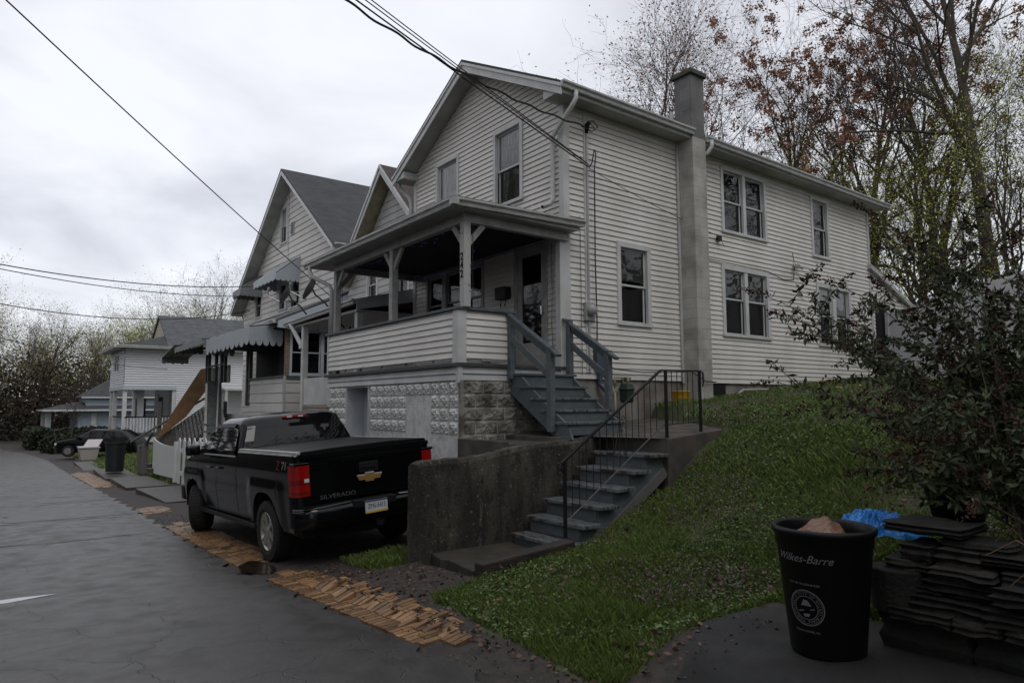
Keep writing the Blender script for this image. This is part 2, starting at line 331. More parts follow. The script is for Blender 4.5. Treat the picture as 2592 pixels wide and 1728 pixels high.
    def _build(s, name, mats, parent=None, smooth=False, local=False, bevel=0):
        me = bpy.data.meshes.new(name); o = bpy.data.objects.new(name, me); C.objects.link(o)
        V = np.array(s.v, float).reshape(-1, 3); org = A(0, 0, 0)
        if parent is not None:
            o.parent = parent; org = ORG.get(parent.name, A(0, 0, 0))
        if not local and V.size: V = V-org
        ORG[o.name] = org
        me.from_pydata(V.tolist(), [], s.f); me.validate()
        for m_ in (mats if isinstance(mats, (list, tuple)) else [mats]): me.materials.append(MT[m_])
        if len(me.polygons) == len(s.m): me.polygons.foreach_set('material_index', s.m)
        if smooth: me.polygons.foreach_set('use_smooth', [True]*len(me.polygons))
        if bevel:
            b_ = o.modifiers.new('bevel', 'BEVEL'); b_.width = bevel; b_.segments = 2; b_.limit_method = 'ANGLE'; b_.angle_limit = radians(40)
        me.update(); return o
def npmesh(name, V, F, mats, parent=None, mi=None, smooth=False, org=None):
    me = bpy.data.meshes.new(name); V = np.asarray(V, np.float32); F = np.asarray(F, np.int32); k = F.shape[1]
    if org is not None: V = V-np.asarray(org, np.float32)
    me.vertices.add(len(V)); me.vertices.foreach_set('co', V.ravel()); me.loops.add(F.size); me.loops.foreach_set('vertex_index', F.ravel())
    me.polygons.add(len(F)); me.polygons.foreach_set('loop_start', np.arange(len(F), dtype=np.int32)*k); me.polygons.foreach_set('loop_total', np.full(len(F), k, np.int32))
    for m_ in (mats if isinstance(mats, (list, tuple)) else [mats]): me.materials.append(MT[m_])
    if mi is not None: me.polygons.foreach_set('material_index', np.asarray(mi, np.int32))
    if smooth: me.polygons.foreach_set('use_smooth', np.ones(len(F), bool))
    me.update(calc_edges=True)
    o = bpy.data.objects.new(name, me); C.objects.link(o)
    if parent is not None: o.parent = parent
    return o
def tag(o, label, cat, group=None):
    o['label'] = label; o['category'] = cat
    if group: o['group'] = group
    return o
def thing(name, loc, label, cat, group=None, rz=0):
    o = bpy.data.objects.new(name, None); C.objects.link(o); o.location = loc; o.rotation_euler = (0, 0, rz); o.empty_display_size = .2
    ORG[o.name] = A(*loc); return tag(o, label, cat, group)
def kind(o, k): o['kind'] = k; return o
def dup(o, parent=None):
    c = o.copy(); C.objects.link(c)
    if parent is not None: c.parent = parent
    ORG[c.name] = ORG.get(o.name, A(0, 0, 0))
    for ch in [x for x in bpy.data.objects if x.parent == o]: dup(ch, c)
    return c
def text_mesh(s, size, ext=.002, font_shear=0, off=0):
    cu = bpy.data.curves.new('t', 'FONT'); cu.body = s; cu.size = size; cu.extrude = ext; cu.align_x = 'CENTER'; cu.align_y = 'CENTER'; cu.shear = font_shear; cu.resolution_u = 3; cu.offset = off
    o = bpy.data.objects.new('t', cu); C.objects.link(o); dg = bpy.context.evaluated_depsgraph_get(); me = o.evaluated_get(dg).to_mesh()
    V = [tuple(v.co) for v in me.vertices]; F = [tuple(p.vertices) for p in me.polygons]
    o.evaluated_get(dg).to_mesh_clear(); bpy.data.objects.remove(o); bpy.data.curves.remove(cu); return V, F

# ---------------------------------------------------------------- land form
_bx = [-160, -60, -35, -25, -18, -13, -9.6, -4.4, 0, 10, 40]; _bz = [-1.5, -1.1, -.7, -.5, -.3, -.2, -.11, .2, .38, .7, 1.5]
def base(x): return np.interp(x, _bx, _bz)
_ly = [2.6, 3.3, 4.2, 5.65, 6.04, 6.46, 7.2, 7.7, 8.2, 8.8, 9.5, 11.5, 16, 20, 40, 90]; _lz = [.12, .17, .22, .37, .52, .66, .88, 1.18, 1.48, 1.74, 1.86, 2.02, 2.42, 2.6, 3.4, 5]
def edge(x): return np.interp(x, [-120, -64, -56, -45, -36, -25, -4.4, -3.6, -3.1, 0, 30], [-14, .7, 1.9, 2.6, 2.62, 2.68, 2.66, 2.63, 2.9, 3.0, 3.0])
def sstep(t): t = np.clip(t, 0, 1); return t*t*(3-2*t)
def gz(x, y):
    x = np.asarray(x, float); y = np.asarray(y, float); b = base(x)
    lawn = np.interp(y, _ly, _lz)+.04*(x+6)
    dr = .275*sstep((y-2.9)/.9)*sstep((x+3.9)/1.0)
    z = b+dr
    m1 = sstep((x+7.5)/.12); m1 = np.maximum(m1, sstep((y-6.95)/.2)*sstep((x+8.8)/.1))
    m1 = m1*(1-(x < -6.06)*(x > -7.6)*(y < 7.35)*(y > 4.6))*(1-(x < -6.0)*(x > -7.6)*(y < 4.6)*(y > 4.1)*.6)
    z = np.where(y > 3, z*(1-m1)+np.maximum(z, lawn)*m1, z)
    far = sstep((-x-14.2)/.5)*sstep((y-4.2)/2)*.22+np.clip(y-12, 0, 200)*.03*sstep((-x-14)/2)
    z = z+far+np.clip(y-2.95, 0, 2.65)*.06*sstep((-x-7.6)/.1)*sstep((x+16)/3)
    up_ = sstep((x+1.9)/.25)*sstep((y-4.45)/.25)          # soil held behind the stone wall
    pad = (x > -8.76)*(x < -6.12)*(y > 6.4)*(y < np.interp(x, [-8.7, -7.2, -6.2], [9.85, 9.2, 8.58]))
    z = np.where(pad > 0, np.minimum(z, 1.42), z)
    z = np.where(up_ > 0, np.maximum(z, up_*(1.12+.05*(y-4.4))), z)
    z = z+np.clip(np.hypot(x+20, y-5)-95, 0, 400)*.0
    return z

# ---------------------------------------------------------------- ground, road, pavement
rng = np.random.default_rng(7)
def cat_(*a): return np.unique(np.round(np.concatenate(a), 3))
gx = cat_(np.linspace(-400, -70, 12), np.arange(-70, -16, .8), np.arange(-16, 5, .14), np.linspace(5, 60, 24), [90, 160, 400])
gy = cat_(np.linspace(-400, -8, 14), np.arange(-8, 2, .5), np.arange(2, 10, .14), np.arange(10, 24, .4), np.linspace(24, 80, 20), [120, 200, 400])
X, Y = np.meshgrid(gx, gy, indexing='ij'); Z = gz(X, Y)
Z = Z+np.where(Y > 3.0, (np.sin(X*5.1+Y*3.3)*np.sin(X*2.3-Y*4.1))*.012, 0)
Z = Z-np.where(Y < edge(X)-.05, .05, 0)-sstep((X+18)/1)*0
V = np.stack([X, Y, Z], -1).reshape(-1, 3); nx, ny = X.shape; i = np.arange(nx*ny).reshape(nx, ny)
F = np.stack([i[:-1, :-1], i[1:, :-1], i[1:, 1:], i[:-1, 1:]], -1).reshape(-1, 4)
gnd = npmesh('ground', V, F, 'ground', smooth=True); kind(gnd, 'structure')
def turf(x, y):
    x = np.asarray(x, float); y = np.asarray(y, float)
    t = np.zeros_like(x)
    front = np.interp(x, [-7.3, -6.2, -5.7, -4.6, -3.3, -3.0], [5.6, 4.5, 3.40, 3.25, 3.08, 3.15])
    t = np.maximum(t, ((x > -7.25) & (y > front) & ~((x > -3.05) & (y < 4.75))).astype(float))
    t = np.where((x > -7.5) & (x < -6.03) & (y < 7.3), 0, t)
    t = np.where((x > -1.9) & (y > 4.4) & (y < 7), .15, t)
    t = np.maximum(t, ((x > -8.75) & (y > 9.0)).astype(float))
    t = np.maximum(t, ((x > -8.5) & (x < -7.5) & (y > 3.7) & (y < 4.5)).astype(float))
    t = np.maximum(t, ((x < -24) & (y > 3.9)).astype(float))
    t = np.maximum(t, ((x < -50) & (y < edge(x)-7)).astype(float))
    t = np.maximum(t, ((x < -24) & (y > 3.9)).astype(float))
    t = np.maximum(t, ((y < -9)).astype(float))
    return t
at = gnd.data.attributes.new('turf', 'FLOAT', 'POINT'); at.data.foreach_set('value', turf(X, Y).ravel().astype(np.float32))

def strip_sheet(name, mat, xs, y0f, y1f, n, zoff, zf=None):
    P = []
    for x in xs:
        a, b = y0f(x), y1f(x); ys = np.linspace(a, b, n); P.append([(x, y, float((zf or (lambda x, y: base(x)))(x, y))+zoff) for y in ys])
    m = MB(); m.grid(P); o = m.build(name, mat, smooth=True); return kind(o, 'structure')
ex = lambda x: float(edge(x)+.05*sin(x*7.3)+.04*sin(x*17.1+1)+(.12*math.exp(-((x+9.2)/.45)**2)*-1))
strip_sheet('road', 'asphalt', cat_(np.linspace(-160, -60, 30), np.arange(-60, -20, .5), np.arange(-20, 2, .1), np.linspace(2, 60, 30)), lambda x: edge(x)-8.2, ex, 14, .006, lambda x, y: base(x)+.05*(1-((y-edge(x)+4)/4.2)**2)*.8-.0)
# darker repair patches lying on the road
for (x0, x1, y0, y1) in ((-18.6, -16.6, .35, 2.3), (-21.6, -20.4, 1.0, 2.5)):
    P = [[(x, y+.06*sin(x*6), float(base(x)+.05*(1-((y-edge(x)+4)/4.2)**2)*.8)+.011) for y in np.linspace(y0, y1, 8)] for x in np.linspace(x0, x1, 12)]
    m = MB(); m.grid(P); kind(m.build('road_patch', 'patch', smooth=True), 'structure')
# asphalt drive by the stone wall
def drv(x, y):
    return gz(x, y)
P = []
for x in np.arange(-3.10, 3.0, .06):
    lo = float(np.interp(x, [-3.1, -2.95, -2.72, -2.45, 3], [3.95, 3.75, 3.2, 2.98, 3.0]))+.03*sin(x*31); hi = float(np.interp(x, [-3.1, -3.02, -2.8, -2.5, -2.2, -1.9, 3], [4.05, 4.35, 4.72, 4.7, 4.6, 4.42, 4.42]))+.03*sin(x*27)
    P.append([(x, y, float(gz(x, y))+.014) for y in np.linspace(lo, hi, 16)])
m = MB(); m.grid(P); kind(m.build('driveway', 'asphalt_drive', smooth=True), 'structure')
# brick gutter along the road edge
def bricks(name, x0, x1, yin, seed, border=True, yout=None):
    r = random.Random(seed); m = MB(); x = x0
    while x < x1:
        wd = .075+r.uniform(-.006, .012); t = (x-x0)/(x1-x0)
        y = edge(x)+.02+r.uniform(-.015, .02)+(.2 if t < .06 or t > .95 else 0)
        ylim = edge(x)+yin-(.14 if t < .05 or t > .93 else 0)
        while y < ylim-.08:
            ln = r.choice([.2, .2, .2, .2, .13]); dz = r.uniform(-.001, .001); a = r.uniform(-.012, .012)
            if r.random() > .03:
                zt = lambda xx, yy: float(gz(xx, yy))+.016+dz
                c = [(p-.22*(q-edge(x)), q) for p, q in ((x, y), (x+wd-.013, y+a*.1), (x+wd-.013+a*.2, y+ln-.012), (x+a*.2, y+ln-.012))]
                m.hexa([(p[0], p[1], zt(*p)-.06) for p in c]+[(p[0], p[1], zt(*p)) for p in c])
            y += ln
        x += wd
    if border:
        x = x0+.3
        while x < x1-.5:
            if r.random() > .2:
                y = edge(x)+yin+.0+r.uniform(-.02, .02); z = float(gz(x, y))+.018; m.box(x, x+.19, y, y+.07, z-.06, z)
            x += .2
    return m.build(name, 'brick_road')
for k, (a, b_, w_, lab) in enumerate([(-8.6, -4.5, .50, 'orange brick gutter strip nearest the camera, beside the grass slope'), (-14.6, -9.35, .56, 'orange brick gutter strip running beside the black pickup truck'),
        (-17.6, -16.3, .55, 'short leftover patch of orange gutter bricks beyond the pickup truck'), (-33, -24.5, .6, 'long worn brick gutter strip far down the road beside the slabs')]):
    o = bricks('brick_gutter', a, b_, w_, k+3); tag(o, lab, 'brick strip', 'brick gutter strips along the road edge')
# the broken hole between the two strips
m = MB(); P = []
for r_ in np.linspace(0, 1, 6):
    P.append([(-9.12+r_*(.42+.06*sin(3*a))*cos(a), 2.82+r_*.2*sin(a), float(base(-9.12))+.018+.012*r_) for a in np.linspace(0, 2*pi, 28)])
m.grid(P); kind(m.build('puddle', 'mud'), 'structure')
# tar seams and a small whitish streak
for x0, y0, y1 in ((-16.3, -5, 2.3), (-13.5, -5, 2.2), (-20, -5, 2.2)):
    P = []
    for y in np.linspace(y0, y1, 60):
        c = x0+.10*sin(y*2.1+x0)+.03*sin(y*9); zc_ = float(base(c)+.05*(1-((y-edge(c)+4)/4.2)**2)*.8)+.010; P.append([(c-.012-.01*sin(y*5), y, zc_), (c+.012+.008*sin(y*7), y, zc_)])
    m = MB(); m.grid(P); kind(m.build('road_seam', 'dark', smooth=True), 'structure')
m = MB(); zc_ = float(base(-9.2))+.05*.8*.75+.016; m.quad((-9.25, -.1, zc_), (-9.05, -.1, zc_), (-9.12, .35, zc_), (-9.2, .7, zc_), (-9.27, .35, zc_)); kind(m.build('whitish_streak', 'streak_white'), 'structure')
# slabs of the old pavement on the left
def slab(pts, z, th, name, mat, lab=None, cat='slab', group=None):
    m = MB(); m.prism([(x, y, z-th) for x, y in pts], (0, 0, th)); o = m.build(name, mat, bevel=.01)
    return tag(o, lab, cat, group) if lab else kind(o, 'structure')
slab([(-21.8, 3.35), (-18.2, 3.45), (-18.2, 4.6), (-21.8, 4.5)], -.27, .12, 'pavement', 'slab')
slab([(-26.5, 3.3), (-23, 3.3), (-23, 4.5), (-26.5, 4.4)], -.36, .12, 'pavement', 'slab')
slab([(-32, 3.4), (-27.5, 3.3), (-27.5, 4.4), (-32, 4.4)], -.47, .12, 'pavement', 'slab')
slab([(-40, 3.4), (-34, 3.3), (-34, 4.0), (-40, 4.2)], -.68, .1, 'pavement', 'slab')
# ---------------------------------------------------------------- wall frames
def frame(o, u, n): return (A(*o), A(*u), A(*n))
def pt(fr, u, z, d=0): p = fr[0]+fr[1]*u+fr[2]*d; return (p[0], p[1], z)
def fbox(m, fr, u0, u1, z0, z1, d0, d1):
    return m.hexa([pt(fr, u0, z0, d0), pt(fr, u1, z0, d0), pt(fr, u1, z0, d1), pt(fr, u0, z0, d1), pt(fr, u0, z1, d0), pt(fr, u1, z1, d0), pt(fr, u1, z1, d1), pt(fr, u0, z1, d1)])
def siding(m, fr, ulo, uhi, z0, z1, h, ops=(), d0=0, lip=.019, cove=.006):
    if not callable(ulo): a_ = ulo; ulo = lambda z: a_
    if not callable(uhi): b_ = uhi; uhi = lambda z: b_
    k = 0; z = z0
    while z < z1-1e-4:
        zt = min(z+h, z1); cuts = sorted({z, zt, z+.8*(zt-z), *[q for o in ops for q in o[2:4] if z < q < zt]})
        dep = lambda q: d0+(lip-(lip-.004)*(q-z)/(h*.8) if q <= z+.8*h+1e-6 else (.004-(.004+cove)*(q-z-.8*h)/(h*.2) if lip < .03 else -cove))
        for a, b in zip(cuts[:-1], cuts[1:]):
            if b-a < 1e-4: continue
            mid = (a+b)/2; segs = [[None, None]]; iv = [(-1e9, 1e9)]
            for (ua, ub, za, zb) in ops:
                if za < mid < zb:
                    nv = []
                    for (p, q) in iv:
                        if ub <= p or ua >= q: nv.append((p, q)); continue
                        if ua > p: nv.append((p, ua))
                        if ub < q: nv.append((ub, q))
                    iv = nv
            for (p, q) in iv:
                la, lb, ra, rb = max(p, ulo(a)), max(p, ulo(b)), min(q, uhi(a)), min(q, uhi(b))
                if ra-la < .01 and rb-lb < .01: continue
                ra = max(ra, la); rb = max(rb, lb)
                m.quad(pt(fr, la, a, dep(a)), pt(fr, ra, a, dep(a)), pt(fr, rb, b, dep(b)), pt(fr, lb, b, dep(b)))
                if lip >= .03 and a > z+.7*h: m.v[-4:] = [tuple(map(float, p_)) for p_ in (pt(fr, la, a, d0-cove), pt(fr, ra, a, d0-cove), pt(fr, rb, b, d0-cove), pt(fr, lb, b, d0-cove))]
                if a == z: m.quad(pt(fr, la, a, d0-cove), pt(fr, ra, a, d0-cove), pt(fr, ra, a, dep(a)), pt(fr, la, a, dep(a)))
        z = zt
def window(par, fr, u0, u1, z0, z1, n=1, shade=0, shademat='blind_grey', cas=.085, open_=0, frm='trim_bright', deep=.5, label=None, meet=.5, mul=.1, low=True, extra=None):
    m = MB()
    m.mi = 0
    fbox(m, fr, u0, u0+cas, z0+.06, z1-cas, -.03, .035); fbox(m, fr, u1-cas, u1, z0+.06, z1-cas, -.03, .035); fbox(m, fr, u0, u1, z1-cas, z1, -.03, .038); fbox(m, fr, u0-.01, u1+.01, z0, z0+.06, -.03, .055)
    m.mi = 1
    a, b, c, d = u0+cas, u1-cas, z0+.06, z1-cas
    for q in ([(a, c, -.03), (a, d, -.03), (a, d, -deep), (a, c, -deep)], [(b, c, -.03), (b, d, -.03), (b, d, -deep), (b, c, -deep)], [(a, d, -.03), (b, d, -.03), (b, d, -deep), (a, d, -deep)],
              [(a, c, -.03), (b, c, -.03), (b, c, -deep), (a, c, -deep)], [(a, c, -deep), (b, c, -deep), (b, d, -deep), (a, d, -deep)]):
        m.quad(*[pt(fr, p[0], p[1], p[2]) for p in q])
    m.mi = 0
    wd = (b-a-mul*(n-1))/n; units = [(a+i*(wd+mul), a+i*(wd+mul)+wd) for i in range(n)]
    for i in range(n-1): fbox(m, fr, units[i][1], units[i+1][0], c, d, -.03, .025)
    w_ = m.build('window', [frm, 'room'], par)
    if label: w_['label'] = label
    mid = c+(d-c)*(1-meet)
    for (p, q) in units:
        for (s0, s1, dd, up_) in ((mid-.015, d, -.035, 1), (c, mid+.02, -.062, 0)):
            m = MB(); t = .038
            if open_ and not up_: continue
            fbox(m, fr, p, p+t, s0, s1, dd-.02, dd); fbox(m, fr, q-t, q, s0, s1, dd-.02, dd); fbox(m, fr, p+t, q-t, s1-t, s1, dd-.02, dd+.001); fbox(m, fr, p+t, q-t, s0, s0+t*.9, dd-.02, dd+.001)
            m.build('sash', frm, w_)
            m = MB(); m.quad(pt(fr, p+t, s0+t*.8, dd-.01), pt(fr, q-t, s0+t*.8, dd-.01), pt(fr, q-t, s1-t, dd-.01), pt(fr, p+t, s1-t, dd-.01)); m.build('pane', 'glass', w_)
        if shade:
            m = MB(); fbox(m, fr, p+.01, q-.01, d-(d-c)*shade, d-.005, -.076, -.072); m.build('blind', shademat, w_)
    return w_

# ---------------------------------------------------------------- the white house, number 242
XL, XR, YF, YB, RX = -14.04, -8.75, 7.80, 18.85, -11.4
H = thing('house', (-11.4, 9, 1.0), 'white vinyl sided two storey house with covered front porch and grey block chimney', 'house')
FF = frame((0, YF, 0), (1, 0, 0), (0, -1, 0)); FS = frame((XR, 0, 0), (0, 1, 0), (1, 0, 0)); FL = frame((XL, 0, 0), (0, 1, 0), (-1, 0, 0)); FB = frame((0, YB, 0), (1, 0, 0), (0, 1, 0))
CS = .1016
zg = lambda x: 8.86-.533*abs(x-RX)
w_side = [(9.06, 9.97, 3.44, 5.0), (12.28, 13.97, 5.65, 7.12), (12.21, 13.97, 3.41, 4.95), (15.90, 16.74, 5.58, 7.11), (16.02, 17.67, 3.38, 4.94)]
w_front = [(-13.06, -12.12, 5.72, 7.40), (-10.84, -9.89, 5.84, 7.43), (-13.46, -11.18, 3.50, 4.90), (-10.17, -9.20, 2.62, 4.92)]
m = MB()
siding(m, FS, YF+.02, 10.9, 2.44, 7.30, CS, w_side)
siding(m, FS, 11.2, YB, 2.42, 7.26, CS, w_side)
siding(m, FF, lambda z: max(XL, RX-(8.86-z)/.533), lambda z: min(XR, RX+(8.86-z)/.533), 2.62, 8.86, CS, w_front)
m.quad((XL, YF, 1), (XL, YB, 1), (XL, YB, 7.3), (XL, YF, 7.3)); m.quad((XL, YB, 1), (XR, YB, 1), (XR, YB, 7.3), (XL, YB, 7.3))
m.quad((XL, YB-.4, 7.3), (XR, YB-.4, 7.3), (RX, YB-.4, 8.6))
m.build('wall', 'vinyl', H)
m = MB()
m.hexa([(XR-.10, YF-.03, 2.46), (XR+.03, YF-.03, 2.46), (XR+.03, YF+.10, 2.46), (XR-.10, YF+.10, 2.46), (XR-.10, YF-.03, 7.29), (XR+.03, YF-.03, 7.29), (XR+.03, YF+.10, 7.29), (XR-.10, YF+.10, 7.29)])
m.build('corner_board', 'trim_bright', H)
m = MB(); m.box(XL-.03, XL+.09, YF-.03, YF+.09, 2.46, 7.29); m.build('corner_board', 'trim_bright', H)
m = MB(); m.box(XR-.09, XR+.025, YB-.09, YB+.02, 2.3, 7.24); m.build('corner_board', 'trim', H)
m = MB(); fbox(m, FS, 8.26, 8.36, 2.55, 7.27, .004, .034); m.build('vertical_trim', 'trim_bright', H)
# foundation
m = MB(); m.box(XR-.02, XR-.25, YF+.03, 11.0, 1.1, 2.44); m.box(XR-.03, XR-.25, 11.0, YB, 1.6, 2.42); m.box(XL, XL+.2, YF, YB, -1, 2.6)
for k, (y, z, dy, dz) in enumerate([(11.5, 2.2, .35, .2), (12.1, 2.28, .5, .12), (13.0, 2.3, .7, .1), (14.2, 2.34, .8, .07)]): m.box(XR-.05, XR-.01, y, y+dy, z-.3, z+dz*.6)
m.build('foundation', 'raw_found', H)
m = MB(); m.box(XR-.03, XR+.0, 11.62, 12.25, 2.12, 2.40); m.build('crawl_vent', 'dark', H)
# windows: [u0,u1,z0,z1]
window(H, FS, *w_side[0], 1, .44, 'blind_grey', .095); window(H, FS, *w_side[1], 2, 0, mul=.11); window(H, FS, *w_side[2], 2, .42, 'blind_grey', .1, mul=.12, meet=.45)
window(H, FS, *w_side[3], 1, 0); window(H, FS, *w_side[4], 2, .45, 'blind_white', .09, mul=.16)
window(H, FF, *w_front[0], 1, 1.0, 'blind_white', .075, meet=.5); window(H, FF, *w_front[1], 1, .5, 'blind_white', .085, meet=.52, label='upstairs front window with white shade over a dark open lower half')
window(H, FF, *w_front[2], 3, .0, 'blind_grey', .07, mul=.16, frm='porch_paint')
# storm door
m = MB(); a, b, c, d = w_front[3]
for q in ((a, a+.08, c, d), (b-.08, b, c, d), (a+.08, b-.08, d-.08, d), (a+.08, a+.20, c, d-.08), (b-.20, b-.08, c, d-.08), (a+.2, b-.2, d-.2, d-.08), (a+.2, b-.2, c, c+.5)): fbox(m, FF, *q, -.05, .03 if q[1]-q[0] < .1 or q[2] > 4.8 else .0)
fbox(m, FF, a, b, c, d, -.4, -.38)
dr = m.build('door', 'porch_paint', H); m = MB(); fbox(m, FF, a+.2, b-.2, c+.5, d-.2, -.03, -.025); m.build('glass_pane', 'skin_glass', dr)
m = MB(); fbox(m, FF, b-.17, b-.13, 3.6, 3.75, 0, .05); m.build('handle', 'chrome', dr)
# roofs
def gable(m, x0, x1, rx, y0, y1, ze, zp, th=.05):
    for sx, xe in ((-1, x0), (1, x1)):
        m.hexa([(xe, y0, ze-th), (rx, y0, zp-th), (rx, y1, zp-th), (xe, y1, ze-th), (xe, y0, ze), (rx, y0, zp), (rx, y1, zp), (xe, y1, ze)])
m = MB(); gable(m, XL-.38, XR+.38, RX, YF-.42, 11.1, 7.46, 9.085); gable(m, XL-.38, XR+.38, RX, 11.1, 19.25, 7.40, 8.95)
rf = m.build('roof', 'shingle_dark', H)
m = MB()      # rake boards and sloping soffit under the front overhang
for s in (-1, 1):
    xe = RX+s*3.05; Z_ = lambda x: 9.03-.533*abs(x-RX)
    m.hexa([(xe, YF-.40, Z_(xe)-.20), (RX, YF-.40, Z_(RX)-.20), (RX, YF-.375, Z_(RX)-.20), (xe, YF-.375, Z_(xe)-.20), (xe, YF-.40, Z_(xe)), (RX, YF-.40, Z_(RX)), (RX, YF-.375, Z_(RX)), (xe, YF-.375, Z_(xe))])
    m.hexa([(xe, YF-.425, Z_(xe)-.06), (RX, YF-.425, Z_(RX)-.06), (RX, YF-.40, Z_(RX)-.06), (xe, YF-.40, Z_(xe)-.06), (xe, YF-.425, Z_(xe)-.001), (RX, YF-.425, Z_(RX)-.001), (RX, YF-.40, Z_(RX)-.001), (xe, YF-.40, Z_(xe)-.001)])
m.build('rake_board', 'trim_bright', H)
m = MB()
for s in (-1, 1):
    xe = RX+s*2.62; Z_ = lambda x: 8.86-.533*abs(x-RX)
    m.hexa([(xe, YF-.375, Z_(xe)), (RX, YF-.375, Z_(RX)), (RX, YF+.02, Z_(RX)), (xe, YF+.02, Z_(xe)), (xe, YF-.375, Z_(xe)+.02), (RX, YF-.375, Z_(RX)+.02), (RX, YF+.02, Z_(RX)+.02), (xe, YF+.02, Z_(xe)+.02)])
m.box(XR, XR+.36, YF-.375, 10.95, 7.28, 7.30); m.box(XR, XR+.36, 11.1, 19.22, 7.24, 7.26); m.box(XL-.36, XL, YF-.375, 19.2, 7.28, 7.30)
m.build('soffit', 'soffit', H)
m = MB()      # eave returns: boxed ends
for s, xw in ((-1, XL), (1, XR)):
    x1 = xw+s*.345; xi = xw-s*.10
    m.prism([(x1, YF-.372, 7.282), (xi, YF-.372, 7.282), (xi, YF-.372, 7.44), (x1, YF-.372, 7.30)], (0, .37, 0))
m.box(XR+.34, XR+.365, YF-.375, 10.95, 7.27, 7.43); m.box(XR+.34, XR+.365, 11.1, 19.22, 7.23, 7.39)
m.build('fascia', 'trim', H)
def gutter(m, a, b, out_, zt, h=.11, w_=.11):
    a, b, o = A(*a), A(*b), A(*out_)
    pr = [(0, 0), (.0, -h), (w_*.62, -h), (w_*.72, -h*.55), (w_, -h*.28), (w_, 0), (w_*.9, 0), (w_*.9, -h*.2), (w_*.6, -h*.5), (w_*.55, -h*.9), (.008, -h*.9), (.008, 0)]
    P = [[p+o*q[0]+A(0, 0, q[1]) for q in pr+[pr[0]]] for p in (a, b)]
    m.grid(P); m.add([a+o*q[0]+A(0, 0, q[1]) for q in pr[:6]], [(0, 1, 2, 3, 4, 5)]); m.add([b+o*q[0]+A(0, 0, q[1]) for q in pr[:6]], [(5, 4, 3, 2, 1, 0)])
m = MB(); gutter(m, (XR+.367, YF-.40, 7.445), (XR+.367, 10.90, 7.44), (1, 0, 0), 0); m.build('gutter', 'gutter', H)
m = MB(); gutter(m, (XR+.367, 11.30, 7.39), (XR+.367, 19.28, 7.36), (1, 0, 0), 0); m.build('gutter', 'gutter', H)
m = MB(); gutter(m, (XL-.367, YF-.40, 7.445), (XL-.367, 18, 7.44), (-1, 0, 0), 0); m.build('gutter', 'gutter', H)
# downspouts
def spout(m, pts, w_=.075, d=.055):
    for a, b in zip(pts[:-1], pts[1:]): m.beam(a, b, w_, d, (0, 1, 0) if abs(b[2]-a[2]) > .6*np.linalg.norm(A(*b)-A(*a)) else (0, 0, 1))
m = MB(); m.tube([(XR+.42, 7.72, 7.34), (XR+.42, 7.72, 7.22), (XR+.38, 7.68, 7.10), (-8.92, 7.70, 6.72), (-8.97, 7.73, 6.58), (-8.97, 7.73, 5.62), (-9.0, 7.70, 5.52), (-9.10, 7.62, 5.48)], .042, 8); m.mi = 1; m.tube([(-9.10, 7.62, 5.48), (-9.125, 7.61, 5.475)], .036, 8)
m.build('downspout', ['trim_bright', 'dark'], H, smooth=True)
m = MB(); m.tube([(XL-.42, 7.6, 7.34), (XL-.42, 7.6, 7.2), (-14.25, 7.72, 6.95), (-14.16, 7.74, 6.8), (-14.16, 7.74, 5.9)], .04, 8); m.build('downspout', 'trim', H, smooth=True)
m = MB(); m.tube([(-8.3, 11.42, 7.32), (-8.3, 11.42, 7.2), (-8.36, 11.38, 7.08), (-8.55, 11.3, 7.0), (-8.7, 11.28, 6.9)], .042, 8); m.build('downspout', 'trim_bright', H, smooth=True)
# rear lean-to roof
m = MB(); m.hexa([(XR+.12, 18.7, 5.60), (XL, 18.7, 5.60), (XL, 22.2, 4.30), (XR+.12, 22.2, 4.30), (XR+.12, 18.7, 5.72), (XL, 18.7, 5.72), (XL, 22.2, 4.42), (XR+.12, 22.2, 4.42)])
m.build('rear_roof', 'gutter', H)
m = MB(); siding(m, FS, YB, lambda z: min(21.9, YB+(5.55-z)/.371), 2.6, 5.55, CS, [(19.0, 19.9, 2.6, 4.7)]); m.build('rear_wall', 'vinyl', H)
m = MB(); fbox(m, FS, 19.0, 19.9, 2.6, 4.7, -.3, -.05); m.build('rear_door', 'dark', H)
# chimney
m = MB(); m.hexa([(XR-.3, 10.86, 1.6), (-8.34, 10.86, 1.6), (-8.34, 11.27, 1.6), (XR-.3, 11.27, 1.6), (XR-.3, 10.86, 7.3), (-8.34, 10.86, 7.3), (-8.34, 11.27, 7.3), (XR-.3, 11.27, 7.3)])
m.mi = 1; m.box(-8.76, -8.345, 10.865, 11.265, 7.30, 8.60)
ch = m.build('chimney', ['chimney', 'chimney_top'], H)
m = MB(); m.box(-8.82, -8.29, 10.81, 11.32, 8.60, 8.70); m.box(-8.77, -8.34, 10.86, 11.27, 8.70, 8.725); m.build('chimney_cap', 'cap_moss', ch, bevel=.012)
m = MB(); m.lathe([(.13, 8.72), (.135, 8.80), (.11, 8.80), (.11, 8.72)], (-8.57, 11.07, 0), 16); m.build('flue', 'terracotta', ch, smooth=False)
m = MB(); m.box(XR+.03, XR+.06, 10.80, 10.855, 2.4, 7.28); m.build('chimney_flashing', 'trim', ch)
m = MB(); m.prism([(-8.83, 10.80, 7.47), (-8.36, 10.80, 7.47), (-8.36, 10.80, 7.50), (-8.83, 10.80, 7.70)], (0, .05, 0)); m.box(-8.84, -8.80, 10.80, 10.86, 7.5, 7.95); m.build('roof_flashing', 'trim_bright', ch)

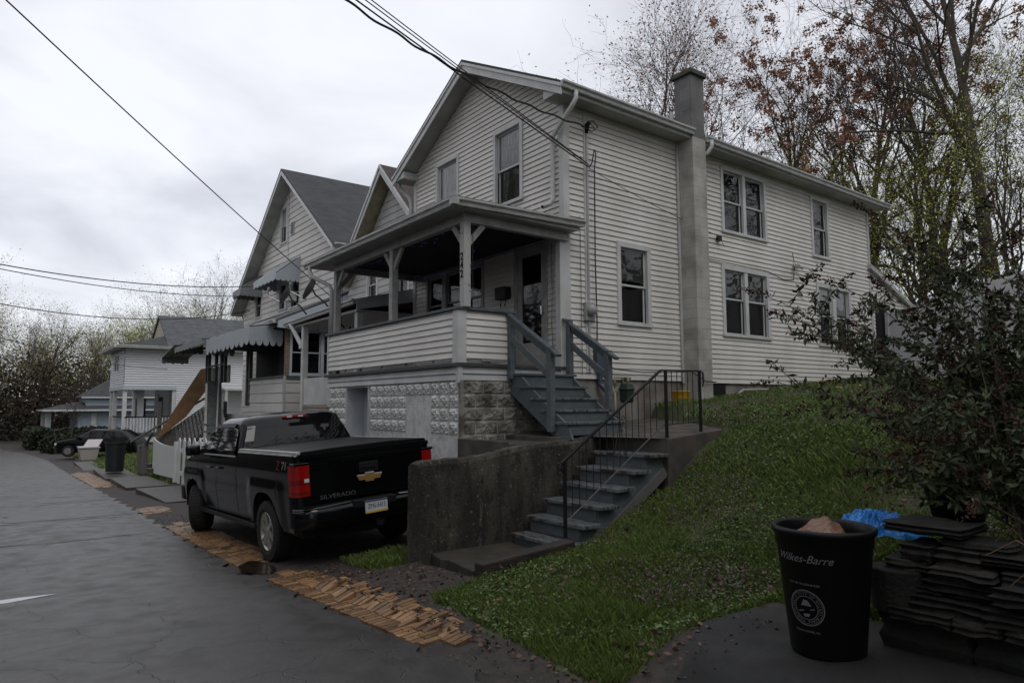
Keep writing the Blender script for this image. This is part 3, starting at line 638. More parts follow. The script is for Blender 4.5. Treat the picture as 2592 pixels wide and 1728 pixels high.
# ---- porch
PY, PXL = 5.63, -13.75
m = MB(); m.box(PXL-.12, XR+.05, PY-.06, YF, 2.585, 2.635); m.build('porch_deck', 'deck', H)
PF = frame((0, PY, 0), (1, 0, 0), (0, -1, 0)); PS = frame((XR, 0, 0), (0, 1, 0), (1, 0, 0)); PLf = frame((PXL, 0, 0), (0, 1, 0), (-1, 0, 0))
m = MB(); siding(m, PF, PXL-.08, XR-.05, 2.375, 2.58, CS, lip=.022); siding(m, PS, PY+.05, YF-.12, 2.375, 2.58, CS, lip=.022); m.box(XR-.05, XR+.028, PY-.028, PY+.05, 2.33, 2.583)
m.build('porch_band', 'vinyl_band', H)
m = MB(); siding(m, PF, PXL+.04, XR-.09, 2.71, 3.43, CS, d0=.03); siding(m, PS, PY+.09, 6.60, 2.71, 3.43, CS, d0=.03)
m.box(PXL+.04, XR-.09, PY+.05, PY+.06, 2.71, 3.43); m.box(XR-.06, XR-.05, PY+.09, 6.6, 2.71, 3.43)
rl = m.build('railing', 'vinyl', H)
m = MB(); m.box(XR-.10, XR+.055, PY-.055, PY+.10, 2.635, 3.44); m.build('corner_trim', 'trim_bright', rl)
m = MB(); m.box(PXL-.02, PXL+.05, PY-.05, PY+.04, 2.635, 3.44); m.build('corner_trim', 'trim_bright', rl)
m = MB(); m.box(XR-.04, XR+.05, 6.6, 6.68, 2.635, 3.44); m.build('corner_trim', 'cap_wood', rl)
m = MB(); m.box(PXL-.06, XR+.085, PY-.085, PY+.10, 3.445, 3.488); m.box(XR-.10, XR+.085, PY+.10, 6.66, 3.445, 3.488); m.build('rail_cap', 'cap_wood', rl, bevel=.006)
m = MB()
for x in (-12.9, -12.2, -11.3, -10.4, -9.5): m.tube([(x, PY-.02, 2.72), (x+.02, PY-.03, 2.67), (x+.05, PY-.03, 2.665), (x+.06, PY-.02, 2.72)], .007, 4)
m.tube([(XR+.03, 6.0, 2.72), (XR+.04, 6.02, 2.66), (XR+.03, 6.2, 2.66)], .008, 4); m.build('string_hook', 'black_iron', rl)
# posts with knee braces
def post(x, y, mat, lab=None, dirs=((-1, 0), (1, 0))):
    m = MB(); m.box(x-.062, x+.062, y-.062, y+.062, 3.485, 4.80); o = m.build('porch_post', mat, H, bevel=.008)
    if lab: o['label'] = lab
    for dxx, dyy in dirs:
        m = MB(); m.beam((x+dxx*.05, y+dyy*.05, 4.48), (x+dxx*.33, y+dyy*.33, 4.80), .05, .09, (dxx, dyy, -1)); m.build('brace', 'porch_paint', o)
    return o
post(-8.70, 5.71, 'peeling', 'porch corner post with peeling white paint and the black house number', ((-1, 0), (0, 1)))
post(-11.06, 5.71, 'porch_paint'); post(-13.60, 5.71, 'porch_paint', None, ((1, 0), (0, 1)))
for k, chs in enumerate('242'):
    V_, F_ = text_mesh(chs, .17, .003, 0, .003); m = MB(); m.add([(-8.628+v[0]*.0-.0, 5.71+v[0], 0) for v in V_], []) if 0 else m.add([(-8.70+v[0]*.95, 5.648-v[2]-.004, 4.26-.135*k+v[1]) for v in V_], F_); m.build('house_number', 'dark', H)
m = MB(); m.box(XR-.10, XR+.03, YF-.14, YF-.03, 2.50, 4.90); m.build('wall_post', 'trim_bright', H)
m = MB(); m.box(PXL+.1, -8.64, 5.655, 5.765, 4.80, 4.96); m.box(-8.755, -8.645, 5.77, YF, 4.80, 4.96); m.box(-13.66, -13.55, 5.77, YF, 4.80, 4.96); m.box(-13.66, -8.65, YF-.06, YF-.02, 4.90, 4.99); m.build('porch_beam', 'porch_paint', H)
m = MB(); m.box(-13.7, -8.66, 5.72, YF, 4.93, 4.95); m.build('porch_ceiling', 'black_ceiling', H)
m = MB(); m.box(-14.3, -8.50, 5.40, 5.75, 4.945, 4.96); m.box(-8.75, -8.50, 5.75, YF+.05, 4.946, 4.961); m.box(-14.3, -13.6, 5.75, YF, 4.946, 4.961); m.build('porch_soffit', 'porch_paint', H)
m = MB(); m.add([(-14.42, 5.30, 5.02), (-8.40, 5.30, 5.02), (-8.40, 7.9, 5.07), (-14.42, YF, 5.05), (-14.42, 5.30, 5.09), (-8.40, 5.30, 5.09), (-8.40, 7.9, 5.135), (-10.7, YF, 5.52), (-14.2, YF, 5.52), (-8.75, YF, 5.2)], [(0, 1, 2, 3), (0, 1, 5, 4), (1, 2, 6, 5), (4, 5, 7, 8), (5, 6, 9, 7), (0, 4, 8, 3)]); m.build('porch_roof', 'shingle_dark', H)
m = MB(); m.hexa([(-14.38, 5.385, 4.95), (-8.49, 5.385, 4.95), (-8.49, 5.41, 4.95), (-14.38, 5.41, 4.95), (-14.38, 5.385, 5.06), (-8.49, 5.385, 5.06), (-8.49, 5.41, 5.06), (-14.38, 5.41, 5.06)]); m.box(-8.50, -8.475, 5.41, YF+.1, 4.95, 5.07); m.build('porch_fascia', 'trim', H)
m = MB(); gutter(m, (-14.5, 5.385, 5.062), (-8.47, 5.385, 5.068), (0, -1, 0), 0); gutter(m, (-8.475, 5.30, 5.068), (-8.475, 7.96, 5.125), (1, 0, 0), 0); m.box(-8.475, -8.366, 5.276, 5.385, 4.958, 5.066); m.build('porch_gutter', 'gutter', H)
m = MB(); m.tube([(-14.2, 5.33, 4.96), (-14.2, 5.33, 4.86), (-14.12, 5.36, 4.74), (-13.75, 5.60, 4.52), (-13.69, 5.62, 4.42), (-13.69, 5.62, 3.5)], .04, 8); m.build('downspout', 'trim', H, smooth=True)
# porch foundation: moulded rock-face blocks
def rock(m, fr, u0, u1, z0, z1, seed, nx_=9, nz_=6, amp=.05):
    rr = random.Random(seed); P = []
    for i in range(nx_+1):
        row = []; a = i/nx_
        for j in range(nz_+1):
            b = j/nz_; e_ = min(1, min(a, 1-a, b, 1-b)*7); ridge = .5*sin(a*9+b*4.1+1)+.35*sin(b*13-a*7)+.35*sin(a*17+b*11)+.75*(1 if b > .42+.2*sin(a*12+.5)+.08*sin(a*31) else -.5)
            row.append(pt(fr, u0+(u1-u0)*a, z0+(z1-z0)*b, .004+e_*(.018+amp*.45*max(-.6, ridge)+rr.uniform(-.006, .006))))
        P.append(row)
    m.grid(P)
m = MB(); m.box(PXL, -12.92, PY+.02, YF, -1, 2.38); m.box(-11.86, XR, PY+.02, YF, -1, 2.38); m.box(-12.92, -11.86, PY+.6, YF, -1, 2.38); m.box(-12.92, -11.86, PY+.02, PY+.6, 2.34, 2.38)
for r_ in range(4):
    z1 = 2.36-.205*r_
    x = -13.72
    while x < -8.82:
        u1 = x+.275
        if not (x > -13.1 and x < -11.84) and not (r_ > 0 and -10.35 < x+.1 < -9.75) and u1 < XR+.03: rock(m, frame((0, PY+.02, 0), (1, 0, 0), (0, -1, 0)), x+.006, u1-.006, z1-.198, z1-.006, 5, 14, 9, .05)
        x = u1
fb = m.build('porch_foundation', 'paint_block', H)
m = MB()
for r_ in range(6):
    z1 = 2.37-.205*r_; y = PY+.03-(.14 if r_ % 2 else 0)
    while y < YF-.1:
        a_, b_ = max(y, PY+.03), min(y+.41, YF); rock(m, frame((XR+.003, 0, 0), (0, 1, 0), (1, 0, 0)), a_+.006, b_-.004, z1-.200, z1-.003, 11+r_*7+int(y*10), 16, 9, .030); y += .41
m.build('side_blocks', 'raw_block', fb)
m = MB(); m.box(-8.76, -8.70, PY+.0, PY+.06, .9, 2.37); m.build('block_corner', 'raw_block', fb)
m = MB(); fbox(m, frame((0, PY+.42, 0), (1, 0, 0), (0, -1, 0)), -12.90, -11.88, -.6, 2.34, 0, .04)
gd = m.build('basement_door', 'white_paint', H); m = MB()
for z in (1.62, 1.86): fbox(m, frame((0, PY+.38, 0), (1, 0, 0), (0, -1, 0)), -12.02, -11.92, z-.28+.1, z, -.005, .006)
for z in (2.16,): fbox(m, frame((0, PY+.38, 0), (1, 0, 0), (0, -1, 0)), -12.06, -11.90, z-.08, z, -.005, .006)
m.build('door_light', 'skin_glass', gd)
m = MB(); m.box(-12.92, -12.86, PY+.0, PY+.42, -.6, 2.34); m.box(-11.90, -11.86, PY, PY+.42, -.6, 2.34); m.build('door_jamb', 'white_paint', gd)
# fixed fittings on the walls
m = MB(); fbox(m, FF, -10.62, -10.27, 4.0, 4.22, .02, .16); mbx = m.build('mailbox', 'plastic_black', bevel=.02); tag(mbx, 'black metal mailbox with newspaper hooks on the porch wall beside the door', 'mailbox')
m = MB()
for u in (-10.52, -10.38): m.tube([pt(FF, u, 4.0, .08), pt(FF, u, 3.88, .08), pt(FF, u+.03, 3.85, .11), pt(FF, u+.05, 3.90, .13)], .008, 5)
ORG['mailbox'] = A(0, 0, 0); m.build('newspaper_hook', 'plastic_black', mbx)
m = MB(); fbox(m, FF, -10.6, -10.3, 4.2, 4.23, .015, .17); m.build('lid', 'plastic_black', mbx)
mt = thing('electric_meter', (XR+.1, 8.30, 3.55), 'round electric meter on grey box and conduit near the front corner of the white house', 'electric meter')
m = MB(); fbox(m, FS, 8.20, 8.42, 3.45, 3.78, .02, .09); m.build('meter_box', 'meter_grey', mt, bevel=.01)
m = MB(); m.lathe([(.10, .0), (.10, .05), (.085, .09), (.0, .10)], (XR+.09, 8.31, 3.64), 20, 0); m.build('meter_dial', 'meter_grey', mt, smooth=True)
m = MB(); m.tube([(XR+.05, 8.31, 3.45), (XR+.05, 8.31, 2.6)], .022, 8); m.tube([(XR+.05, 8.31, 3.78), (XR+.05, 8.31, 6.85)], .02, 8); m.build('conduit', 'conduit', mt)
m = MB(); m.tube([(XR+.05, 8.31, 6.85), (XR+.07, 8.31, 7.0), (XR+.14, 8.30, 7.02)], [.03, .045, .035], 8); m.build('weather_head', 'cable', mt, smooth=True)
bx_ = MB(); fbox(bx_, FS, 8.42, 8.66, 2.62, 2.98, .01, .12); o = bx_.build('utility_box', 'box_grey', bevel=.01); tag(o, 'dark grey utility box behind the right handrail of the porch steps', 'utility box')
m = MB(); m.tube([(XR+.06, 8.54, 2.62), (XR+.06, 8.54, 2.35), (XR+.15, 8.62, 2.22)], .05, 8); m.build('pipe', 'box_grey', o)
gm = thing('gas_meter', (-8.45, 8.9, 1.6), 'dark green gas meter with pale pipes against the foundation', 'gas meter')
m = MB(); m.lathe([(0, 0), (.11, .0), (.13, .04), (.145, .22), (.16, .225), (.16, .25), (.145, .255), (.12, .33), (.0, .34)], (-8.42, 8.92, 2.02), 6, 2, 2*pi, .3); m.build('meter_body', 'gas_green', gm, bevel=.012)
m = MB(); m.lathe([(.0, -.05), (.10, -.04), (.10, .04), (.0, .05)], (-8.5, 8.66, 2.22), 16, 0); m.build('regulator', 'gas_pipe', gm, smooth=True)
m = MB(); m.tube([(-8.45, 8.66, 2.3), (-8.45, 8.66, 2.46), (-8.45, 8.85, 2.46), (-8.45, 8.85, 2.34)], .025, 8); m.tube([(-8.45, 8.99, 2.34), (-8.45, 8.99, 2.46), (-8.55, 9.15, 2.46), (-8.7, 9.15, 2.46)], .025, 8); m.tube([(-8.45, 8.66, 2.2), (-8.45, 8.66, 1.6)], .022, 8); m.build('pipe', 'gas_pipe', gm, smooth=True)
sl_ = thing('security_light', (XR+.03, 15.05, 5.24), 'twin white floodlight on the side wall left of the rear upstairs window', 'floodlight')
m = MB(); m.lathe([(0, 0), (.06, .0), (.06, .03), (0, .04)], (XR+.02, 15.05, 5.26), 14, 0); m.build('mount', 'trim_bright', sl_)
for s in (-1, 1):
    m = MB(); m.lathe([(.02, 0), (.05, .06), (.065, .15), (.055, .16), (.0, .15)], (0, 0, 0), 14, 0); R_ = Matrix.Rotation(radians(28*s), 3, 'Z') @ Matrix.Rotation(radians(20), 3, 'Y')
    m.v = [tuple(R_ @ Vector(v)+Vector((XR+.06, 15.05+.05*s, 5.25))) for v in m.v]; m.build('lamp_head', 'trim_bright', sl_, smooth=True)
m = MB(); m.tube([(XR+.03, 15.05, 5.22), (XR+.025, 15.0, 4.9), (XR+.025, 14.6, 4.86), (XR+.03, 13.9, 4.98), (XR+.045, 12.2, 4.99), (XR+.03, 11.6, 5.0)], .008, 4); m.tube([(XR+.03, 15.05, 5.3), (XR+.025, 15.0, 5.55)], .008, 4); m.build('lead', 'cable', sl_)
# string of purple lights round the porch
sg = thing('string_lights', (-11, 6.6, 4.85), 'string of tiny purple lights hung under the dark porch ceiling', 'string lights')
m = MB(); r = random.Random(4); k = MB()
path = [(-13.5, 5.85, 4.86), (-12.3, 5.9, 4.80), (-11.2, 5.85, 4.86), (-10.0, 5.9, 4.79), (-8.85, 5.85, 4.86), (-8.85, 6.9, 4.80), (-8.85, 7.6, 4.86), (-9.0, 7.7, 4.6), (-8.98, 7.7, 4.0), (-9.0, 7.7, 3.4), (-8.98, 7.7, 2.95)]
path2 = [(-13.5, 7.6, 4.86), (-12, 7.5, 4.8), (-10.6, 7.6, 4.84), (-9.1, 7.6, 4.82)]; path3 = [(-8.62, 5.80, 4.75), (-8.615, 5.79, 4.2), (-8.62, 5.80, 3.6)]; path4 = [(-13.52, 5.78, 4.75), (-13.53, 5.79, 4.2), (-13.52, 5.78, 3.55)]
for pth in (path, path2, path3, path4):
    m.tube(pth, .006, 4)
    for a, b in zip(pth[:-1], pth[1:]):
        a, b = A(*a), A(*b); n_ = max(2, int(np.linalg.norm(b-a)/.17))
        for q in range(n_):
            p = a+(b-a)*(q+r.uniform(0, .6))/n_+A(r.uniform(-.03, .03), r.uniform(-.03, .03), r.uniform(-.05, .01))
            if r.random() < .8: k.add([p+A(.0065, 0, 0), p+A(-.0065, 0, 0), p+A(0, .0065, 0), p+A(0, -.0065, 0), p+A(0, 0, .0065), p+A(0, 0, -.0065)], [(0, 2, 4), (2, 1, 4), (1, 3, 4), (3, 0, 4), (2, 0, 5), (1, 2, 5), (3, 1, 5), (0, 3, 5)])
m.build('wire', 'cable', sg); o = k.build('bulb', 'led', sg)

# ---------------------------------------------------------------- porch steps (going down towards +X)
ST = thing('porch_stairs', (-8.0, 7.15, 1.55), 'blue grey painted wooden steps leading down from the front porch', 'stairs')
trd = [(-8.44, 2.49), (-8.17, 2.285), (-7.91, 2.10), (-7.65, 1.92), (-7.34, 1.745)]
for i, (xn, z) in enumerate(trd):
    m = MB(); xb = trd[i-1][0]-.02 if i else XR+.03; m.box(xb-.02, xn+.03, 6.56, 7.73, z-.038, z); o = m.build('tread', 'blue_wood' if i < 2 else 'worn_tread', ST, bevel=.006)
    m = MB(); m.box(xn-.025, xn, 6.60, 7.69, (trd[i+1][1] if i < 4 else 1.555), z-.039); m.build('riser', 'blue_wood', ST)
for y in (6.585, 7.665):
    m = MB(); m.prism([(XR+.03, y, 2.45), (XR+.03, y, 2.18), (-7.62, y, 1.50), (-7.28, y, 1.50), (-7.36, y, 1.70), (-7.66, y, 1.88), (-7.93, y, 2.06), (-8.2, y, 2.25), (-8.46, y, 2.45)], (0, .035, 0)); m.build('stringer', 'blue_wood', ST)
for y, lab in ((6.53, 0), (7.72, 1)):
    m = MB(); m.box(-7.72, -7.62, y-.045, y+.045, 1.60 if y < 7 else 1.75, 2.84); m.build('newel_post', 'blue_wood', ST, bevel=.006)
    if y > 7: m = MB(); m.box(-8.62, -8.52, y-.045, y+.045, 2.45, 3.42); m.build('newel_post', 'blue_wood', ST, bevel=.006)
    else: m = MB(); m.box(-8.70, -8.61, y-.02, y+.06, 2.40, 3.42); m.build('newel_post', 'blue_wood', ST, bevel=.006)
    m = MB(); m.beam((-8.70, y, 3.44), (-7.48, y, 2.70), .10, .04); m.beam((-8.62, y, 3.33), (-7.67, y, 2.755), .035, .12); m.build('handrail', 'cap_wood', ST, bevel=.005)
    m = MB(); m.beam((-8.62, y, 3.05), (-7.66, y, 2.40), .035, .10); m.build('mid_rail', 'blue_wood', ST)
# ---------------------------------------------------------------- concrete landing
m = MB(); PL_ = [(-8.74, 6.5), (-7.5, 6.5), (-7.3, 7.22), (-6.12, 7.26), (-6.22, 8.62), (-7.2, 9.25), (-8.72, 9.9)]; zp_ = [1.53, 1.53, 1.535, 1.535, 1.625, 1.68, 1.74]; m.add([(x, y, .5) for x, y in PL_]+[(p[0], p[1], z) for p, z in zip(PL_, zp_)], [tuple(range(6, -1, -1)), (7, 8, 9), (7, 9, 10), (7, 10, 13), (10, 11, 13), (11, 12, 13)]+[(i, (i+1) % 7, 7+(i+1) % 7, 7+i) for i in range(7)])
o = m.build('landing', 'conc_floor', bevel=.012); tag(o, 'brown concrete landing slab between the wooden porch steps and the lower steps', 'landing')
# terrace behind the retaining wall
m = MB(); m.box(-8.74, -7.56, 5.66, 6.5, -.1, 1.46); m.box(-8.74, -7.56, 5.60, 5.68, -.1, 1.50); o = m.build('terrace', 'conc_floor', bevel=.01); tag(o, 'raised dark concrete terrace between the porch foundation and the retaining wall', 'terrace')
# retaining wall: top climbs and bulges, face stained
P = []
ys = np.linspace(4.13, 7.32, 46)
def wtop(y): return float(np.interp(y, [4.13, 4.2, 4.9, 5.3, 5.7, 6.1, 6.5, 7.0, 7.32], [1.28, 1.315, 1.33, 1.37, 1.44, 1.465, 1.49, 1.55, 1.56]))
m = MB(); r = random.Random(2)
ring = []
for y in ys:
    t = wtop(y); o1 = .012*sin(y*9)+r.uniform(-.006, .006); bulge = .05*sstep((y-6.1)/.5)
    col = [(-7.30+o1*.6+.0, y, -.15), (-7.305, y, .25), (-7.30+o1, y, .7), (-7.30+o1*.5, y, 1.05), (-7.31+bulge, y, t-.17), (-7.315+bulge, y, t-.05), (-7.34, y, t), (-7.50, y, t+.005+r.uniform(-.006, .006)), (-7.56, y, t-.03), (-7.57, y, .7), (-7.57, y, -.15)]
    ring.append([tuple(map(float, c)) for c in col])
m.grid(ring); m.add(ring[0], [tuple(range(11))]); m.add(ring[-1], [tuple(range(10, -1, -1))])
o = m.build('retaining_wall', 'old_conc', smooth=False); tag(o, 'mould stained concrete retaining wall beside the lower steps', 'retaining wall')
# ---------------------------------------------------------------- lower steps (going down towards the street)
LS = thing('garden_stairs', (-6.65, 6.2, .3), 'worn blue grey wooden steps climbing beside the retaining wall', 'stairs')
low = [(6.87, 1.34), (6.56, 1.14), (6.26, .95), (5.96, .75), (5.68, .555), (5.42, .36)]
for i, (y, z) in enumerate(low):
    yb = (low[i-1][0]+.03) if i else 7.24; xl, xr = (-7.2, -6.10) if i < 5 else (-7.2, -6.12)
    m = MB(); s = .006*sin(i*2.3); m.hexa([(xl, y, z-.045), (xr, y, z-.045+s), (xr, yb, z-.045), (xl, yb, z-.045+s), (xl, y, z), (xr, y, z+s), (xr, yb, z+.002), (xl, yb, z+s)]); m.build('tread', 'worn_tread', LS, bevel=.006)
    m = MB(); zb = low[i+1][1] if i < 5 else .1; m.box(-7.16, -6.22, y+.045, y+.07, zb, z-.046); m.build('riser', 'blue_wood', LS)
m = MB(); m.prism([(-6.20, 7.24, 1.29), (-6.20, 7.24, 1.0), (-6.20, 5.9, .1), (-6.20, 5.5, .1), (-6.20, 5.5, .30), (-6.20, 5.74, .32), (-6.20, 5.74, .50), (-6.20, 6.02, .52), (-6.20, 6.02, .70), (-6.20, 6.32, .72), (-6.20, 6.32, .90), (-6.20, 6.62, .93), (-6.20, 6.62, 1.09), (-6.20, 6.92, 1.12), (-6.20, 6.92, 1.29)], (-.035, 0, 0)); m.build('stringer', 'blue_wood', LS)
m = MB(); m.beam((-6.17, 7.24, 1.10), (-6.17, 5.65, .1), .04, .13); m.build('side_board', 'grey_wood', LS)
# iron railing
IR = thing('iron_railing', (-6.2, 6.6, .36), 'black wrought iron railing with scrolls beside the lower steps and landing', 'railing')
pt_ = [(-6.22, 5.45, 1.30), (-6.22, 7.26, 2.455), (-6.22, 7.36, 2.465), (-6.3, 8.22, 2.47)]
m = MB(); m.beam(pt_[0], pt_[1], .04, .022); m.beam(pt_[1], pt_[3], .04, .022); m.tube([pt_[0], (-6.22, 5.43, 1.24), (-6.22, 5.47, 1.20)], .014, 6); m.tube([pt_[3], (-6.3, 8.28, 2.45), (-6.3, 8.29, 2.30), (-6.3, 8.27, 2.25)], .014, 6); m.build('handrail', 'black_iron', IR)
m = MB(); m.tube([(-6.22, 5.5, .60), (-6.22, 7.2, 1.66), (-6.22, 7.30, 1.71), (-6.3, 8.2, 1.76)], .011, 4); m.build('bottom_rail', 'black_iron', IR)
for (x, y, z0, z1) in ((-6.22, 5.5, .36, 1.33), (-6.22, 7.36, 1.53, 2.46), (-6.3, 8.20, 1.55, 2.47)):
    m = MB(); m.box(x-.017, x+.017, y-.017, y+.017, z0, z1)
    if z0 > 1: m.box(x-.05, x+.05, y-.05, y+.05, z0, z0+.015)
    m.build('post', 'black_iron', IR)
for k in range(14):
    y = 5.62+k*.118
    if k == 7: continue
    zt = 1.30+(y-5.45)*(2.455-1.30)/1.81; zb = .60+(y-5.5)*1.06/1.7
    m = MB(); m.tube([(-6.22, y, zb), (-6.22, y, zt)], .0075, 4); m.build('baluster', 'black_iron', IR)
for k in range(5):
    y = 7.50+k*.13; m = MB(); x = -6.22-.08*(y-7.36)/.84; m.tube([(x, y, 1.72), (x, y, 2.46)], .0075, 4); m.build('baluster', 'black_iron', IR)
m = MB(); yc = 6.446; zc = lambda f: .60+(yc-5.5)*1.06/1.7+f
m.tube([(-6.22, yc, zc(0)), (-6.22, yc, 1.30+(yc-5.45)*.638)], .009, 4)
def scroll(cy, cz, s, sg_): return [(-6.22, cy+sg_*(s*(1-a/7.5))*cos(a)*1.0, cz+s*(1-a/7.5)*sin(a)) for a in np.linspace(0, 6.3, 18)]
for sg_ in (-1, 1):
    for zz in (.15, .62): m.tube(scroll(yc+sg_*.055, zc(zz), .045, sg_), .006, 4)
    m.tube([(-6.22, yc+sg_*.01, zc(.60)), (-6.22, yc+sg_*.035, zc(.42)), (-6.22, yc+sg_*.085, zc(.25)), (-6.22, yc+sg_*.10, zc(.15))], .006, 4)
m.build('scroll_work', 'black_iron', IR)
# stone slab and timber at the foot of the steps
o = slab([(-7.28, 4.30), (-6.95, 4.22), (-6.9, 4.28), (-6.25, 4.2), (-6.1, 5.5), (-7.28, 5.5)], .235, .16, 'stepping_slab', 'slab', 'broken brown stone slab on the soil at the foot of the lower steps', 'slab')
m = MB(); m.beam((-6.08, 4.16, .26), (-6.03, 5.42, .36), .17, .19); o = m.build('timber_edging', 'timber', bevel=.02); tag(o, 'old dark railway timber edging the foot of the lower steps', 'timber')
# yellow bucket, splash block, pvc pipe
BK = thing('bucket', (-8.08, 9.98, 1.8), 'yellow plastic bucket with a picture label standing by the chimney', 'bucket')
bz = 1.85
m = MB(); m.lathe([(.135, 0), (.15, .20), (.155, .21), (.157, .36), (.163, .365), (.163, .38), (.15, .38), (.13, .02), (0, .01)], (-8.08, 9.98, bz), 24); m.lathe([(.162, .27), (.162, .285)], (-8.08, 9.98, bz), 24); m.build('bucket_body', 'yellow', BK, smooth=True)
m = MB(); m.lathe([(.1555, .10), (.159, .24)], (-8.08, 9.98, bz), 10, 2, 1.2, radians(-75)); m.build('label', 'label_pic', BK)
m = MB(); m.lathe([(.0, .375), (.150, .375)], (-8.08, 9.98, bz), 20); m.build('contents', 'dark', BK)
m = MB(); m.hexa([(-7.95, 9.55, 1.80), (-7.65, 9.75, 1.80), (-7.7, 10.05, 1.80), (-8.0, 9.9, 1.80), (-7.95, 9.55, 1.835), (-7.65, 9.75, 1.84), (-7.7, 10.05, 1.85), (-8.0, 9.9, 1.85)]); o = m.build('splash_board', 'splash_white'); tag(o, 'white board lying in the grass at the foot of the yellow bucket', 'board')
m = MB(); m.tube([(-8.2, 11.1, 1.95), (-8.1, 11.4, 2.0), (-8.05, 11.6, 2.06)], .035, 8); m.box(-8.2, -8.0, 11.35, 11.6, 1.95, 2.06); o = m.build('drain_elbow', 'splash_white'); tag(o, 'short white drain elbow on the grass at the foot of the chimney', 'drain pipe')
m = MB(); m.tube([(-8.5, 12.3, 2.0), (-8.5, 12.35, 2.22), (-8.5, 12.5, 2.28), (-8.5, 13.4, 2.30)], .02, 8); o = m.build('white_pipe', 'conduit'); tag(o, 'thin bent white pipe running along the foundation right of the chimney', 'pipe')

# ---------------------------------------------------------------- narrow gabled house next door
H2 = thing('house', (-17.9, 11, 0), 'narrow white gabled house with brown roof half hidden behind the near house porch', 'house')
F2 = frame((0, 8.8, 0), (1, 0, 0), (0, -1, 0)); S2 = frame((-14.65, 0, 0), (0, 1, 0), (1, 0, 0))
sl2 = .98; zp2 = 8.32
m = MB(); siding(m, F2, lambda z: max(-21.1, -17.2-(zp2-z)/sl2), lambda z: min(-14.65, -17.2+(zp2-z)/sl2), 2.0, zp2, .20, [(-18.75, -18.0, 5.0, 6.1), (-16.9, -16.1, 5.0, 6.1)], lip=.014)
siding(m, S2, 8.8, 17, -.2, 5.5, .2, lip=.014); m.quad((-21.1, 8.8, -.5), (-21.1, 17, -.5), (-21.1, 17, 5.5), (-21.1, 8.8, 5.5)); m.build('wall', 'h2_siding', H2)
window(H2, F2, -18.75, -18.0, 5.0, 6.1, 1, 0); window(H2, F2, -16.9, -16.1, 5.0, 6.1, 1, 0)
def slope_roof(m, xc, zp, half, sl, y0, y1, th=.06, dx_=0):
    for s in (-1, 1): m.hexa([(xc, y0, zp-th), (xc+s*half, y0, zp-half*sl-th), (xc+s*half, y1, zp-half*sl-th), (xc, y1, zp-th), (xc, y0, zp), (xc+s*half, y0, zp-half*sl), (xc+s*half, y1, zp-half*sl), (xc, y1, zp)])
m = MB(); slope_roof(m, -17.1, 8.72, 3.0, sl2, 8.35, 17); m.build('roof', 'shingle_brown', H2)
m = MB()
for s in (-1, 1):
    for (y0, h0, h1) in ((8.36, -.26, -.08), (8.33, -.10, -.005)):
        hf = 2.99; xc, zc_ = -17.1, 8.72; m.hexa([(xc, y0, zc_+h0), (xc+s*hf, y0, zc_-hf*sl2+h0), (xc+s*hf, y0+.03, zc_-hf*sl2+h0), (xc, y0+.03, zc_+h0), (xc, y0, zc_+h1), (xc+s*hf, y0, zc_-hf*sl2+h1), (xc+s*hf, y0+.03, zc_-hf*sl2+h1), (xc, y0+.03, zc_+h1)])
m.build('rake_board', 'trim_bright', H2)
m = MB()
for s in (-1, 1): m.hexa([(xc, 8.39, 8.50), (xc+s*2.9, 8.39, 8.50-2.9*sl2), (xc+s*2.9, 8.82, 8.50-2.9*sl2), (xc, 8.82, 8.50), (xc, 8.39, 8.53), (xc+s*2.9, 8.39, 8.53-2.9*sl2), (xc+s*2.9, 8.82, 8.53-2.9*sl2), (xc, 8.82, 8.53)])
m.build('soffit', 'old_soffit', H2)
# its porch
m = MB(); m.hexa([(-18.8, 6.45, 4.16), (-14.3, 6.45, 4.25), (-14.3, 8.8, 4.30), (-18.8, 8.8, 4.30), (-18.8, 6.45, 4.28), (-14.3, 6.45, 4.39), (-14.3, 8.8, 4.98), (-18.8, 8.8, 4.98)]); m.build('porch_roof', 'shingle_brown', H2)
m = MB(); m.box(-18.75, -14.28, 6.46, 8.8, 4.10, 4.155); m.build('porch_ceiling', 'porch_paint', H2)
m = MB(); m.prism([(-14.28, 6.45, 4.14), (-14.28, 6.45, 4.38), (-14.28, 8.8, 4.99), (-14.28, 8.8, 4.62)], (.03, 0, 0)); m.build('porch_gable_trim', 'blue_trim', H2)
m = MB(); gutter(m, (-18.85, 6.45, 4.27), (-14.3, 6.45, 4.385), (0, -1, 0), 0); m.tube([(-18.4, 6.40, 4.2), (-18.3, 6.42, 4.1), (-17.85, 6.5, 3.62), (-17.82, 6.5, 3.5)], .06, 8); m.build('porch_gutter', 'trim_bright', H2)
for x in (-17.75, -15.9, -14.4):
    m = MB(); m.box(x-.07, x+.07, 6.5, 6.64, -.2 if x < -17 else 1.9, 4.12); m.build('porch_post', 'trim_bright', H2)
m = MB(); m.box(-18.7, -14.3, 6.5, 8.8, 1.78, 1.86); m.box(-18.7, -14.3, 6.52, 6.56, .0, 1.78); m.build('porch_deck', 'porch_paint', H2)
m = MB(); x = -17.6; P = []
for k in range(60): P.append([(x+k*.028, 6.52-(.012 if k % 2 else 0), 2.02), (x+k*.028, 6.52-(.012 if k % 2 else 0), 2.70)])
m.grid(P); m.build('corrugated_panel', 'trim_bright', H2)
m = MB(); m.box(-17.65, -14.3, 6.50, 6.53, 1.92, 1.96); m.build('panel_batten', 'brick_pillar', H2)
pl = MB(); pl.lathe([(.0, 3.98), (.05, 3.96), (.09, 3.8), (.05, 3.72), (.0, 3.7)], (-17.2, 7.6, 0), 12); pl.tube([(-17.2, 7.6, 4.1), (-17.2, 7.6, 3.95)], .02, 6); pl.build('porch_lantern', 'dark', H2, smooth=True)
